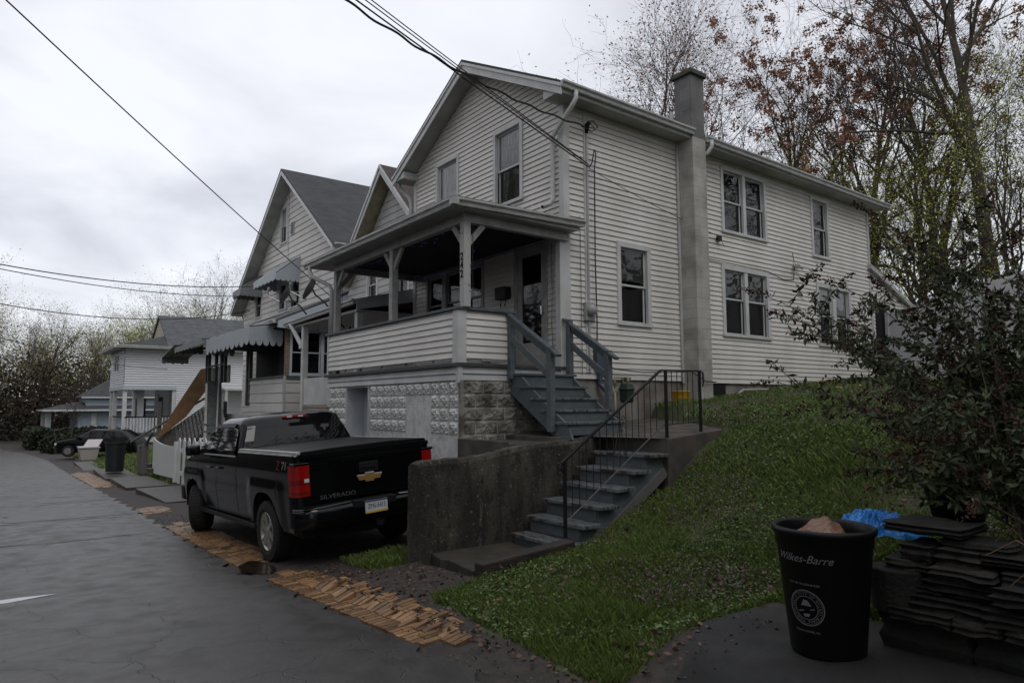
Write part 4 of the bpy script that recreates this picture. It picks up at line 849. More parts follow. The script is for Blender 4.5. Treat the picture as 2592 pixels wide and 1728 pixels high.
# ---------------------------------------------------------------- big gabled house with awnings
H3 = thing('house', (-28.3, 12, 0), 'tall white gabled house with striped metal awnings and an enclosed porch', 'house')
F3 = frame((0, 9.3, 0), (1, 0, 0), (0, -1, 0)); S3 = frame((-21.95, 0, 0), (0, 1, 0), (1, 0, 0))
pk3, s3 = 11.15, .75; xl3, xr3 = -33.0, -21.95
ops3 = [(-28.2, -27.3, 8.62, 10.2), (-26.75, -25.72, 5.80, 7.05), (-28.15, -27.2, 5.85, 7.05), (-31.3, -30.4, 5.85, 7.05)]
m = MB(); siding(m, F3, lambda z: max(xl3, -26.9-(pk3-z)/s3), lambda z: min(xr3, -26.9+(pk3-z)/s3), 1.5, pk3, .235, ops3, lip=.022, cove=.01)
siding(m, S3, 9.3, 20, 0, 7.7, .235, lip=.022); m.quad((xl3, 9.3, -1), (xl3, 20, -1), (xl3, 20, 7), (xl3, 9.3, 7)); m.build('wall', 'h3_siding', H3)
m = MB(); fbox(m, F3, -27.2, -27.14, 1.5, 11.0, .0, .035); m.build('conduit', 'trim', H3)
window(H3, F3, *ops3[0], 1, .5, 'blind_white', .12); window(H3, F3, *ops3[1], 1, 0, cas=.08); window(H3, F3, *ops3[2], 1, 0, cas=.1); window(H3, F3, *ops3[3], 1, 0, cas=.08)
m = MB(); fbox(m, F3, -26.6, -26.1, 6.05, 6.42, .0, .32); ac = m.build('air_conditioner', 'trim_bright', H3)
m = MB(); fbox(m, F3, -26.83, -26.50, 8.80, 9.32, .02, .05); v = m.build('gable_vent', 'trim', H3)
for k in range(5): m = MB(); fbox(m, F3, -26.80, -26.53, 8.85+.09*k, 8.90+.09*k, .05, .058); m.build('louvre_gap', 'dark', v)
m = MB(); slope_roof(m, -26.7, 11.40, 6.0, s3, 8.75, 20); m.hexa([(-32.7, 8.75, 11.40-6*s3-.06), (-33.4, 8.75, 11.40-6.7*s3-.06), (-33.4, 20, 11.40-6.7*s3-.06), (-32.7, 20, 11.40-6*s3-.06), (-32.7, 8.75, 11.40-6*s3), (-33.4, 8.75, 11.40-6.7*s3), (-33.4, 20, 11.40-6.7*s3), (-32.7, 20, 11.40-6*s3)]); o = m.build('roof', 'shingle_dark', H3)
for v_ in (5.72,):
    pass
m = MB()
for s, hf in ((-1, 6.65), (1, 5.35)): m.hexa([(-26.7, 8.76, 11.16), (-26.7+s*hf, 8.76, 11.16-hf*s3), (-26.7+s*hf, 8.80, 11.16-hf*s3), (-26.7, 8.80, 11.16), (-26.7, 8.76, 11.34), (-26.7+s*hf, 8.76, 11.34-hf*s3), (-26.7+s*hf, 8.80, 11.34-hf*s3), (-26.7, 8.80, 11.34)])
m.build('rake_board', 'trim_bright', H3)
m = MB(); m.hexa([(-26.7, 8.80, 11.12), (-33.3, 8.80, 11.12-6.6*s3), (-33.3, 9.32, 11.12-6.6*s3), (-26.7, 9.32, 11.12), (-26.7, 8.80, 11.14), (-33.3, 8.80, 11.14-6.6*s3), (-33.3, 9.32, 11.14-6.6*s3), (-26.7, 9.32, 11.14)]); m.build('soffit', 'soffit', H3)
m = MB(); gutter(m, (-21.3, 8.8, 7.36), (-21.3, 20, 7.36), (1, 0, 0), 0, .14, .14); m.build('gutter', 'trim_bright', H3)
m = MB(); zz = 11.40-2.6*s3; m.hexa([(-24.55, 12.6, zz+.02), (-23.95, 12.6, zz-.42+.02), (-23.95, 13.1, zz-.42+.02), (-24.55, 13.1, zz+.02), (-24.55, 12.6, zz+.22), (-23.95, 12.6, zz-.12), (-23.95, 13.1, zz-.12), (-24.55, 13.1, zz+.22)]); m.build('roof_vent', 'awning_dark', H3)
# awnings
def awning(name, fr, u0, u1, zt, zb, proj, mat, par, n=10, drop=.18, lab=None, sides=True):
    w1 = (u1-u0)/n; m = MB()
    for i in range(n):
        a = u0+i*w1; dz = .03 if i % 2 else 0
        m.quad(pt(fr, a, zt+dz, .02), pt(fr, a+w1, zt+dz, .02), pt(fr, a+w1, zb+dz, proj), pt(fr, a, zb+dz, proj))
        cx_ = a+w1/2; sc = [pt(fr, a, zb+dz, proj), pt(fr, a+w1, zb+dz, proj)]+[pt(fr, cx_+w1/2*cos(t), zb+dz-drop*.7-drop*.3*sin(t), proj) for t in np.linspace(0, pi, 7)]
        m.add(sc, [tuple(range(len(sc)))])
        m.quad(pt(fr, a, zt, .02), pt(fr, a, zt+.03, .02), pt(fr, a, zb+.03, proj), pt(fr, a, zb, proj))
    if sides:
        for u in (u0, u1):
            k = 5
            for i in range(k):
                d0, d1 = proj*i/k, proj*(i+1)/k; z0 = zt+(zb-zt)*i/k; z1 = zt+(zb-zt)*(i+1)/k
                m.add([pt(fr, u, z0, d0), pt(fr, u, z1, d1)]+[pt(fr, u, zb-drop*.7-drop*.3*sin(t), (d0+d1)/2+(d1-d0)/2*cos(t)) for t in np.linspace(0, pi, 5)], [tuple(range(7))])
    o = m.build(name, mat, par)
    if lab: o['label'] = lab
    return o
awning('awning', F3, -28.5, -25.75, 7.75, 7.0, .95, 'awning', H3, 12, .28)
awning('awning', F3, -31.55, -30.35, 7.72, 7.0, .95, 'awning_dark', H3, 6, .28)
# porch of that house
PYc, PXc = 7.0, -20.55
P3 = frame((0, PYc, 0), (1, 0, 0), (0, -1, 0)); Q3 = frame((PXc, 0, 0), (0, 1, 0), (1, 0, 0))
m = MB(); m.hexa([(-30.7, 6.6, 4.36), (-20.2, 6.6, 4.42), (-20.2, 9.3, 5.60), (-30.7, 9.3, 5.52), (-30.7, 6.6, 4.46), (-20.2, 6.6, 4.54), (-20.2, 9.3, 5.80), (-30.7, 9.3, 5.70)]); m.build('porch_roof', 'shingle_grey', H3)
m = MB(); m.prism([(-20.22, 6.65, 4.30), (-20.22, 9.3, 4.30), (-20.22, 9.3, 5.7), (-20.22, 6.65, 4.50)], (.03, 0, 0)); m.build('porch_gable', 'blue_trim', H3)
m = MB(); gutter(m, (-30.7, 6.6, 4.48), (-20.25, 6.6, 4.55), (0, -1, 0), 0); m.build('porch_gutter', 'trim_bright', H3)
m = MB(); siding(m, P3, -24.0, PXc-.08, .0, 2.88, .30, lip=.02, cove=.008); siding(m, Q3, 7.05, 9.3, .0, 2.88, .30, lip=.02, cove=.008); siding(m, P3, -30.0, lambda z: -28.55+(2.94-z)*1.15, -.2, 2.94, .30, lip=.02, cove=.008)
m.box(-30, -24, 7.3, 7.35, -.2, 1.7)
m.build('porch_wall', 'h3_siding', H3)
m = MB(); m.box(PXc-.08, PXc+.025, 6.975, 7.05, 0, 2.9); m.build('corner_trim', 'trim', H3)
m = MB(); m.box(PXc-.05, PXc+.03, 7.0, 7.12, 2.9, 4.35); m.build('brick_pillar', 'brick_pillar', H3)
window(H3, Q3, 7.14, 9.2, 2.9, 4.34, 2, 0, frm='blue_trim', cas=.07, mul=.09, deep=1.2)
m = MB(); fbox(m, Q3, 7.05, 9.3, 4.34, 4.42, -.05, .05); fbox(m, Q3, 7.05, 9.3, 2.80, 2.90, -.05, .05); fbox(m, P3, -24.0, PXc, 2.84, 2.92, -.05, .05); m.build('porch_trim', 'screen_frame', H3)
m = MB(); m.box(-30.0, PXc-.3, 9.0, 9.05, 1.4, 4.35); m.box(-30, PXc-.1, 6.7, 9.1, 4.30, 4.34); m.box(-30, -20.7, 7.0, 9.3, 1.45, 1.5); m.build('porch_interior', 'room', H3)
for x in (-29.95, -29.6, -28.5, -27.7, -27.2, -24.3, -24.0):
    m = MB(); m.box(x-.07, x+.07, 6.97, 7.07, 2.9 if x < -27 else 2.0, 4.3); m.build('porch_post', 'screen_frame', H3)
m = MB(); m.box(-30, -27.2, 6.98, 7.02, 3.55, 3.62); m.build('porch_crossbar', 'screen_frame', H3)
m = MB(); m.box(-29.9, -27.25, 7.2, 7.23, 2.9, 3.55); m.build('porch_screen', 'meter_grey', H3)
awning('awning', P3, -25.9, -20.75, 4.48, 4.33, 1.0, 'awning', H3, 10, .55, 'long pale scalloped awning over the porch opening')
awning('awning', P3, -30.6, -26.0, 4.50, 4.36, 1.1, 'awning_dark', H3, 16, .22)
awning('awning', frame((-30.6, 0, 0), (0, 1, 0), (-1, 0, 0)), 5.9, 7.0, 4.50, 4.1, 2.6, 'awning_dark', H3, 6, .25, sides=False)
m = MB(); m.beam((-28.4, 6.95, 2.95), (-25.1, 6.2, .2), .5, .06); m.build('stair_rail_board', 'screen_frame', H3); m = MB(); m.beam((-27.6, 6.9, 2.95), (-24.7, 6.15, .5), .05, .07); m.build('stair_handrail', 'conduit', H3)
for k in range(6): m = MB(); m.box(-27.4+k*.45, -26.4+k*.45, 6.2, 7.1, 1.35-.25*k-.05, 1.35-.25*k); m.build('stair_tread', 'grey_wood', H3)
# satellite dishes on the porch roof of the narrow house
def sat(c, lab, az_):
    t = thing('satellite_dish', (c[0]+.35, c[1]+.5, c[2]-.9), lab, 'satellite dish')
    m = MB(); P = []; az = radians(az_); n_ = A(sin(az)*cos(.5), cos(az)*cos(.5), sin(.5)); u_ = np.cross((0, 0, 1), n_); u_ /= np.linalg.norm(u_); v_ = np.cross(n_, u_)
    for rr in np.linspace(0.02, 1, 6): P.append([tuple(A(*c)+u_*.27*rr*cos(a)+v_*.34*rr*sin(a)+n_*(.07*rr*rr)) for a in np.linspace(0, 2*pi, 25)])
    m.grid(P); m.build('reflector', 'dish', t, smooth=True)
    m = MB(); m.tube([A(*c)-v_*.3, A(*c)-v_*.32+n_*.45, A(*c)-v_*.18+n_*.55], .018, 6); m.lathe([(0, -.04), (.04, -.03), (.04, .05), (0, .06)], A(*c)-v_*.14+n_*.55, 8); m.build('feed_arm', 'steel', t)
    m = MB(); m.tube([A(*c)-n_*.02, A(*c)-n_*.1+A(0, 0, -.1), (c[0]+.15, c[1]+.3, c[2]-.35), (c[0]+.45, c[1]+.7, c[2]-1.0)], .024, 6); m.build('mast', 'plastic_black', t)
sat((-18.75, 6.45, 5.08), 'grey satellite dish left of the other one, below the big striped awning', 215); sat((-17.0, 6.45, 4.98), 'grey satellite dish beside the near porch downspout, right of the other dish', 215)
# ---------------------------------------------------------------- far white house with corner porch
H4 = thing('house', (-51.8, 12, -.6), 'pale two storey house with corner porch and grey shingle roof down the road', 'house')
F4 = frame((0, 6.6, 0), (1, 0, 0), (0, -1, 0)); S4 = frame((-48.8, 0, 0), (0, 1, 0), (1, 0, 0)); G4 = frame((0, 8.0, 0), (1, 0, 0), (0, -1, 0)); T4 = frame((-49.6, 0, 0), (0, 1, 0), (1, 0, 0))
m = MB(); siding(m, F4, -54.9, -48.8, 3.3, 5.75, .15, [(-53.2, -51.2, 4.3, 5.4)], lip=.05, cove=.03); siding(m, S4, 6.6, 9.6, 3.3, 5.75, .15, lip=.05, cove=.03); siding(m, S4, 9.6, 19, -.6, 5.75, .15, lip=.05, cove=.03)
siding(m, G4, -54.9, -50.2, .3, 3.2, .15, [(-53.6, -52.6, 1.2, 2.6)], lip=.05, cove=.03); m.quad((-54.9, 6.6, 3.2), (-48.8, 6.6, 3.2), (-48.8, 9.6, 3.2), (-54.9, 9.6, 3.2)); m.quad((-54.9, 9.4, -1), (-54.9, 19, -1), (-54.9, 19, 5.7), (-54.9, 9.4, 5.7)); m.box(-50.2, -48.85, 9.45, 9.6, .3, 3.2)
m.build('wall', 'h4_siding', H4)
m = MB(); m.box(-54.95, -48.75, 6.55, 6.62, 3.05, 3.32); m.box(-48.82, -48.75, 6.62, 9.6, 3.05, 3.32); m.build('storey_band', 'blue_trim', H4)
window(H4, F4, -53.2, -52.3, 4.3, 5.4, 1, 0); window(H4, F4, -52.1, -51.2, 4.3, 5.4, 1, 0); window(H4, G4, -53.6, -52.6, 1.2, 2.6, 1, 0)
m = MB(); m.box(-50.2, -49.0, 8.85, 8.90, .4, 2.6); m.build('door', 'room', H4); m = MB(); m.box(-50.35, -50.2, 8.8, 8.9, .4, 2.8); m.build('door_frame', 'porch_paint', H4)
m = MB()
for s, xe in ((1, -48.1), (-1, -55.6)): m.hexa([(xe, 8.9, 5.72), (-51.85, 8.9, 8.1), (-51.85, 19, 8.1), (xe, 19, 5.72), (xe, 8.9, 5.84), (-51.85, 8.9, 8.22), (-51.85, 19, 8.22), (xe, 19, 5.84)])
m.build('roof', 'shingle_grey', H4)
m = MB(); m.add([(-55.6, 6.0, 5.74), (-48.1, 6.0, 5.74), (-48.1, 8.9, 5.86), (-49.5, 8.95, 6.6), (-54.2, 8.95, 6.6), (-55.6, 8.9, 5.86)], [(0, 1, 3, 4), (1, 2, 3), (5, 0, 4)]); m.build('skirt_roof', 'shingle_dark', H4)
m = MB(); m.add([(-54.0, 9.0, 6.65), (-49.7, 9.0, 6.65), (-51.85, 9.0, 8.05)], [(0, 1, 2)]); m.build('gable', 'old_soffit', H4)
m = MB(); gutter(m, (-48.1, 6.0, 5.8), (-48.1, 19, 5.82), (1, 0, 0), 0, .16, .16); gutter(m, (-55.6, 6.0, 5.78), (-48.1, 6.0, 5.8), (0, -1, 0), 0, .16, .16); m.build('gutter', 'trim_bright', H4)
m = MB(); m.box(-55.6, -48.1, 6.0, 6.62, 5.66, 5.70); m.box(-48.8, -48.1, 6.6, 19, 5.66, 5.70); m.build('soffit', 'soffit', H4)
for x, y in ((-54.7, 6.7), (-53.2, 6.7), (-49.0, 6.7), (-48.95, 9.5)):
    m = MB(); m.box(x-.11, x+.11, y-.11, y+.11, .25, 3.1); m.build('porch_post', 'trim_bright', H4)
m = MB(); m.box(-54.95, -48.75, 6.5, 9.5, .12, .30); m.build('porch_deck', 'cap_wood', H4); m = MB(); m.box(-54.9, -48.8, 6.58, 9.4, -.25, .12); m.build('porch_skirt', 'trim_bright', H4)
m = MB(); m.box(-54.5, -48.95, 6.7, 9.4, -1.2, -.25); m.box(-48.9, -54.9, 9.4, 19, -1.2, -.6); m.build('foundation', 'raw_found', H4)
m = MB(); m.box(-48.86, -48.80, 6.75, 9.4, 1.30, 1.38); m.box(-53.1, -49.1, 6.60, 6.66, 1.30, 1.38); m.build('porch_rail', 'dark', H4)
for k in range(14): m = MB(); y = 6.85+.18*k; m.box(-48.86, -48.81, y, y+.07, .38, 1.3); m.build('baluster', 'trim_bright', H4)
m = MB(); m.box(-54.6, -53.3, 6.6, 6.65, .3, 1.35); m.build('porch_panel', 'porch_paint', H4)
m = MB(); m.hexa([(-48.7, 12.0, 3.3), (-46.4, 12.0, 3.0), (-46.4, 15, 3.0), (-48.7, 15, 3.3), (-48.7, 12.0, 3.45), (-46.4, 12.0, 3.12), (-46.4, 15, 3.12), (-48.7, 15, 3.45)]); m.box(-46.6, -46.45, 12.05, 12.2, -.8, 3.0); m.build('side_porch_roof', 'trim', H4)
# ---------------------------------------------------------------- small blue grey house far off
H5 = thing('house', (-74, 9, -1), 'small low blue grey house with hipped roof beyond the hedge', 'house')
m = MB(); m.box(-79, -71.2, 6.2, 16, -1.2, 1.75); m.box(-78, -71.7, 6.8, 15, 1.75, 2.9); m.build('wall', 'h5_siding', H5)
def hip(m, x0, x1, y0, y1, z0, z1, i_): m.add([(x0, y0, z0), (x1, y0, z0), (x1, y1, z0), (x0, y1, z0), (x0+i_, y0+i_, z1), (x1-i_, y0+i_, z1), (x1-i_, y1-i_, z1), (x0+i_, y1-i_, z1)], [(0, 1, 5, 4), (1, 2, 6, 5), (2, 3, 7, 6), (3, 0, 4, 7), (4, 5, 6, 7), (0, 3, 2, 1)])
m = MB(); hip(m, -78.4, -71.3, 6.4, 15.4, 2.85, 4.6, 2.6); hip(m, -80, -70.3, 3.6, 16.6, 1.72, 2.4, 2.6); m.build('roof', 'shingle_dark', H5)
m = MB(); m.box(-80, -70.3, 3.55, 3.62, 1.62, 1.76); m.box(-70.32, -70.25, 3.6, 16.6, 1.62, 1.76); m.box(-71.35, -71.25, 6.4, 15.4, 2.76, 2.88); m.build('fascia', 'trim_bright', H5)
for x in (-79, -72.3): m = MB(); m.box(x-.2, x+.2, 3.9, 4.3, -1.2, 1.65); m.build('porch_post', 'picket', H5)
m = MB(); m.box(-71.22, -71.17, 7.2, 7.6, -.9, 1.5); m.box(-71.22, -71.17, 10.5, 11, -.9, 1.5); m.build('trim', 'trim_bright', H5)
# ---------------------------------------------------------------- stair with plywood and lattice
SS = thing('side_stairs', (-32.7, 6.3, -.4), 'outdoor stairs boarded with orange plywood and lattice beside the awning house', 'stairs')
m = MB(); m.add([(-32.9, 6.1, .5), (-32.2, 7.2, 1.7), (-32.1, 7.7, 3.6), (-32.2, 7.25, 3.6)], [(0, 1, 2, 3)]); P_ = [(-33.35, 5.75, .45), (-32.55, 6.85, 1.55), (-31.95, 7.7, 3.0), (-31.9, 7.75, 3.7), (-32.2, 7.3, 3.6), (-32.75, 6.5, 2.0)]; m = MB(); m.prism(P_, (.05, -.03, 0)); m.build('plywood_board', 'plywood', SS)
m = MB(); m.tube([(-34.2, 5.0, .45), (-32.1, 7.5, 2.35)], .05, 5); m.tube([(-33.4, 6.0, -.4), (-31.9, 7.9, 1.0)], .05, 5); m.build('handrail', 'grey_wood', SS)
m = MB()
a0, a1, b0, b1 = A(-33.5, 5.9, .55), A(-32.1, 7.5, 2.0), A(-33.4, 6.0, -.35), A(-31.95, 7.7, .95)
for k in range(15):
    t = k/14; p = b0+(b1-b0)*t; q = a0+(a1-a0)*t; m.beam(p, q, .03, .05)
    u1_ = a0+(b0-a0)*t; v1_ = a1+(b1-a1)*t; m.beam(u1_, v1_, .03, .05)
m.build('lattice', 'lattice', SS)
for p in ((-33.5, 5.95), (-32.0, 7.75), (-31.6, 8.2)): m = MB(); m.box(p[0]-.07, p[0]+.07, p[1]-.07, p[1]+.07, -.6, 2.2); m.build('post', 'grey_wood', SS)
for k in range(8): m = MB(); x, y = -33.2+k*.19, 6.6+k*.22; m.box(x-.4, x+.2, y, y+.3, -.2+k*.22, -.14+k*.22); m.build('tread', 'grey_wood', SS)
# ---------------------------------------------------------------- picket fence, posts, bins
PK = thing('picket_fence', (-23, 4.6, -.35), 'white picket fence with a solid curved gate panel left of the pickup truck', 'fence')
m = MB(); xs_ = np.linspace(-26.75, -23.1, 14); P = [(x, 4.6, .74+.16*((x+24.6)/2.1)**2*.9) for x in xs_]
m.prism([(-26.75, 4.6, -.3), (-23.1, 4.6, -.2)]+P[::-1], (0, .04, 0)); m.build('gate_panel', 'picket', PK)
for k in range(6):
    x = -22.8+k*.62; m = MB(); m.prism([(x, 4.6, -.3), (x+.26, 4.6, -.3), (x+.26, 4.6, .95+.02*k), (x+.13, 4.6, 1.06+.02*k), (x, 4.6, .95+.02*k)], (0, .03, 0)); m.build('picket', 'picket', PK)
m = MB(); m.box(-23.1, -19.2, 4.63, 4.67, .62, .74); m.box(-23.1, -19.2, 4.63, 4.67, -.05, .07); m.build('rail', 'picket', PK)
m = MB(); m.box(-23.15, -22.98, 4.55, 4.70, -.3, .92); m.build('post', 'picket', PK)
t = thing('trash_can', (-29.8, 3.8, -.42), 'tall dark green trash can standing on the pavement left of the white picket fence', 'trash can')
m = MB(); m.lathe([(0, 0), (.30, 0), (.34, 1.02), (.36, 1.04), (.36, 1.08), (.33, 1.08), (.30, .9), (0, .9)], (-29.8, 3.85, -.42), 20); m.build('can_body', 'bin_green', t, smooth=False); m = MB(); m.lathe([(.345, 1.0), (.37, 1.03), (.36, 1.09), (.345, 1.09)], (-29.8, 3.85, -.42), 20); m.build('rim', 'plastic_black', t)
t = thing('tote', (-42.6, 4.3, -.75), 'open pale plastic storage tote on the grass in front of the dark parked car', 'tote')
m = MB(); m.hexa([(-43.0, 3.9, -.78), (-42.1, 3.9, -.78), (-42.1, 4.6, -.78), (-43.0, 4.6, -.78), (-43.1, 3.8, -.15), (-42.0, 3.8, -.15), (-42.0, 4.7, -.15), (-43.1, 4.7, -.15)]); m.build('tote_body', 'tote', t, bevel=.03); m = MB(); m.box(-43.15, -41.95, 3.77, 4.73, -.16, -.08); m.build('rim', 'tote', t, bevel=.02)
m = MB(); m.beam((-42.2, 4.3, -.1), (-43.0, 4.6, .25), .7, .03, (0, 0, 1)); m.build('lid', 'tote', t); m = MB(); m.lathe([(.14, 3.86), (.2, 3.86), (.2, 3.85), (.14, 3.85)], (0, 0, 0), 16, 1); m.v = [(v[0]-42.5, v[1]-.02, v[2]-.45) for v in m.v]; m.build('printed_ring', 'orange_print', t)
t = thing('table', (-41.5, 5.6, -.7), 'small white framed table with dark panels beside the pale tote', 'table')
m = MB()
for x in (-41.9, -40.6): m.box(x-.05, x+.05, 5.1, 5.2, -.75, .12)
m.box(-41.95, -40.55, 5.1, 5.2, .05, .14); m.box(-41.95, -40.55, 5.1, 5.2, -.35, -.27); m.build('frame', 'trim_bright', t); m = MB(); m.box(-41.85, -40.65, 5.2, 5.3, -.7, .05); m.build('panel', 'dark', t)
t = thing('gate_post', (-29.0, 4.6, -.4), 'weathered grey wooden gate posts between the trash can and the picket fence', 'gate posts')
for x in (-29.2, -28.3): m = MB(); m.box(x-.1, x+.1, 4.5, 4.7, -.45, .55+.1*(x > -29)); m.build('post', 'grey_wood', t)
m = MB(); m.tube([(-29.2, 4.6, .5), (-28.3, 4.62, .62), (-26.8, 4.6, 1.1)], .05, 5); m.build('handrail', 'grey_wood', t)
t = thing('brick_pile', (-27.6, 4.8, -.4), 'low heap of dark stones at the foot of the grey gate posts', 'stones'); r = random.Random(5)
for k in range(7): m = MB(); x, y, z = -28.0+r.random()*1.2, 4.4+r.random()*.5, -.38+.12*(k//3); m.box(x, x+.4, y, y+.25, z, z+.14); m.build('stone', 'slab', t, bevel=.02)
# white fence up the slope behind the bush
VF = thing('vinyl_fence', (-6, 19.0, 2.7), 'tall white solid fence climbing the slope behind the bushes', 'fence')
for k in range(8):
    x = -8.7+k*1.25; zt = 4.42+.215*(x+8.8); m = MB(); m.hexa([(x, 19.6, 2.4), (x+1.2, 19.6, 2.4), (x+1.2, 19.65, 2.4), (x, 19.65, 2.4), (x, 19.6, zt), (x+1.2, 19.6, zt+.26), (x+1.2, 19.65, zt+.26), (x, 19.65, zt)]); m.build('panel', 'vfence', VF)
    m = MB(); m.box(x-.04, x+.01+.03, 19.55, 19.68, 2.3, zt+.08); m.build('post', 'vfence', VF)

# ---------------------------------------------------------------- black pickup truck. local axes: x forward from the rear axle, y left, z up
def hwid(z): return float(np.interp(z, [.40, .55, .75, .95, 1.10, 1.22, 1.34, 1.44], [.93, .965, .985, 1.0, .985, .985, .96, .935]))
TZ = math.atan2(-.10, -3.64)
TR = thing('pickup_truck', (-9.62, 4.12, -.04), 'black extended cab pickup truck parked half on the pavement in front of the porch', 'pickup truck', rz=TZ)
TR.scale = (1, 1.03, 1.01); TR.rotation_euler = (radians(-3.8), radians(1.5), TZ)
def tb(m, name, mat, par=TR, **k): return m.build(name, mat, par, local=True, **k)
ax_ = (0.0, 3.65)
def side_top(x):
    return float(np.interp(x, [-1.1, 1.18, 1.24, 3.45, 3.75, 4.45, 4.62], [1.44, 1.44, 1.36, 1.36, 1.30, 1.16, 1.02]))
def side_pt(x, t, s):
    zb = .47
    for a in ax_:
        d = abs(x-a)
        if d < .52: zb = max(zb, .40+.53*(max(0, 1-(d/.52)**2.6))**(1/2.2))
    zt = side_top(x); z = zb+(zt-zb)*t; w_ = hwid(z)
    w_ -= .25*max(0, (x-4.15)/.47)**2*.8+.05*max(0, (-.95-x)/.15)
    for a in ax_:
        d = abs(x-a)
        if d < .75 and z < 1.12: w_ += .016*min(1, max(0, (.75-d)/.16))*min(1, max(0, (1.12-z)/.12))
    if .9 < z < 1.06 and .6 < x < 3.0: w_ -= .012
    return (x, s*w_, z)
for s, nm in ((1, 'l'), (-1, 'r')):
    m = MB(); xs = np.concatenate([np.arange(-1.08, 4.60, .04), [4.60]]); m.grid([[side_pt(x, t, s) for t in np.linspace(0, 1, 22)] for x in xs]); tb(m, 'body_side', 'paint_black', smooth=True)
    for a in ax_:     # wheel housings and arch lips
        m = MB(); P = []
        for t in np.linspace(-.05, pi+.05, 22): P.append([(a+.50*cos(t), s*yy, .42+.51*max(0, sin(t))**.9) for yy in (.99, .98, .55)])
        m.grid(P); tb(m, 'wheel_housing', 'dark')
m = MB(); m.box(-1.05, 4.4, -.90, .90, .42, .52); tb(m, 'underbody', 'dark')
m = MB(); m.box(-1.0, -.6, -.6, .6, .35, .45); m.tube([(-1.25, -.55, .42), (-.6, -.55, .42)], .035, 8); m.lathe([(0, 0), (.06, 0), (.06, .02), (0, .02)], (-1.2, -.08, .48), 10, 0); tb(m, 'hitch', 'dark')
# hood, front end
m = MB(); P = []
for x in np.linspace(3.4, 4.6, 14): P.append([(x, y*(abs(side_pt(x, 1, 1)[1])), side_top(x)+.05*(1-y*y)+.015*(abs(abs(y)-.6) < .2)) for y in np.linspace(-1, 1, 17)])
m.grid(P); tb(m, 'hood', 'paint_black', smooth=True)
m = MB(); P = [[(4.60, y*.75, z) for y in np.linspace(-1, 1, 5)] for z in (.5, .8, 1.04)]; m.grid(P); m.box(4.5, 4.72, -.95, .95, .48, .75); tb(m, 'front_bumper', 'plastic_black', bevel=.03)
# cab: rounded loft
lv = [(1.345, 1.20, 3.66, .95), (1.42, 1.22, 3.50, .94), (1.54, 1.26, 3.25, .90), (1.66, 1.31, 3.00, .855), (1.79, 1.37, 2.77, .81), (1.87, 1.42, 2.62, .775), (1.915, 1.50, 2.50, .72), (1.94, 1.64, 2.38, .60), (1.952, 1.90, 2.22, .35)]
def lvat(z):
    zs = [l[0] for l in lv]; return [float(np.interp(z, zs, [l[i] for l in lv])) for i in (1, 2, 3)]
def loop(z, xr, xf, hw, n=48, p=9):
    c = (xr+xf)/2; a = (xf-xr)/2; out_ = []
    for t in np.arange(n)*2*pi/n:
        ct, st = cos(t), sin(t); out_.append((c+a*math.copysign(abs(ct)**(2/p), ct), hw*math.copysign(abs(st)**(2/p), st), z+(.02*(1-abs(math.copysign(abs(st)**(2/p), st))**2) if z > 1.8 else 0)))
    return out_
m = MB(); L_ = [loop(*l) for l in lv]; m.grid([l+[l[0]] for l in L_]); m.add(L_[-1], [tuple(range(48))]); tb(m, 'cab', 'paint_black', smooth=True)
def sidewin(x0f, x1f, z0, z1, s, mat, name, off=.006, n=8):
    m = MB(); P = []
    for z in np.linspace(z0, z1, n):
        xr, xf, hw = lvat(z); a, b = x0f(z, xr, xf), x1f(z, xr, xf); b = max(a+.01, b); P.append([(x, s*(hw+off), z) for x in np.linspace(a, b, 8)])
    m.grid(P); return tb(m, name, mat)
for s in (1, -1):
    sidewin(lambda z, r_, f_: r_+.16+.03*(z > 1.7), lambda z, r_, f_: 2.28, 1.385, 1.82, s, 'skin_glass', 'rear_door_window')
    sidewin(lambda z, r_, f_: 2.34, lambda z, r_, f_: f_-.20, 1.385, 1.82, s, 'skin_glass', 'front_door_window')
    sidewin(lambda z, r_, f_: r_+.10, lambda z, r_, f_: f_-.1, 1.355, 1.378, s, 'gutter', 'window_trim', .01, 2)
    m = MB()
    for i in range(7):
        z = 1.80; m_ = 0
    P = []
    for x in np.linspace(1.66, 3.0, 12):
        z = float(np.interp(x, [1.66, 2.6, 2.8, 3.0], [1.84, 1.83, 1.75, 1.66])); P.append([(x, s*(lvat(z)[2]+.012), z+.012), (x, s*(lvat(z-.05)[2]+.03), z-.05)])
    m.grid(P); tb(m, 'wind_deflector', 'plastic_black')
m = MB(); P = []
for z in np.linspace(1.455, 1.855, 8):
    xr, xf, hw = lvat(z); P.append([(xr-.008+.03*(abs(y)**6), y*(hw-.075), z) for y in np.linspace(-1, 1, 14)])
m.grid(P); tb(m, 'rear_window', 'skin_glass')
m = MB(); P = []
for z in np.linspace(1.42, 1.80, 8):
    xr, xf, hw = lvat(z); P.append([(xf+.008-.05*(abs(y)**5), y*(hw-.09), z) for y in np.linspace(-1, 1, 12)])
m.grid(P); tb(m, 'windshield', 'skin_glass')
m = MB(); m.box(1.385, 1.50, -.19, .19, 1.868, 1.918); o = tb(m, 'brake_light', 'red_lens', bevel=.012)
for y in (-.09, .09): m = MB(); m.box(1.378, 1.39, y-.04, y+.04, 1.88, 1.906); tb(m, 'clear_lens', 'clear_lens', o)
m = MB()
for k in range(4): m.beam((1.75+.2*k, -.55, 1.958), (1.75+.2*k, .55, 1.958), .03, .008)
for s in (-1, 1): m.beam((1.6, s*.62, 1.925), (2.6, s*.62, 1.91), .03, .02)
tb(m, 'roof_rib', 'gutter')
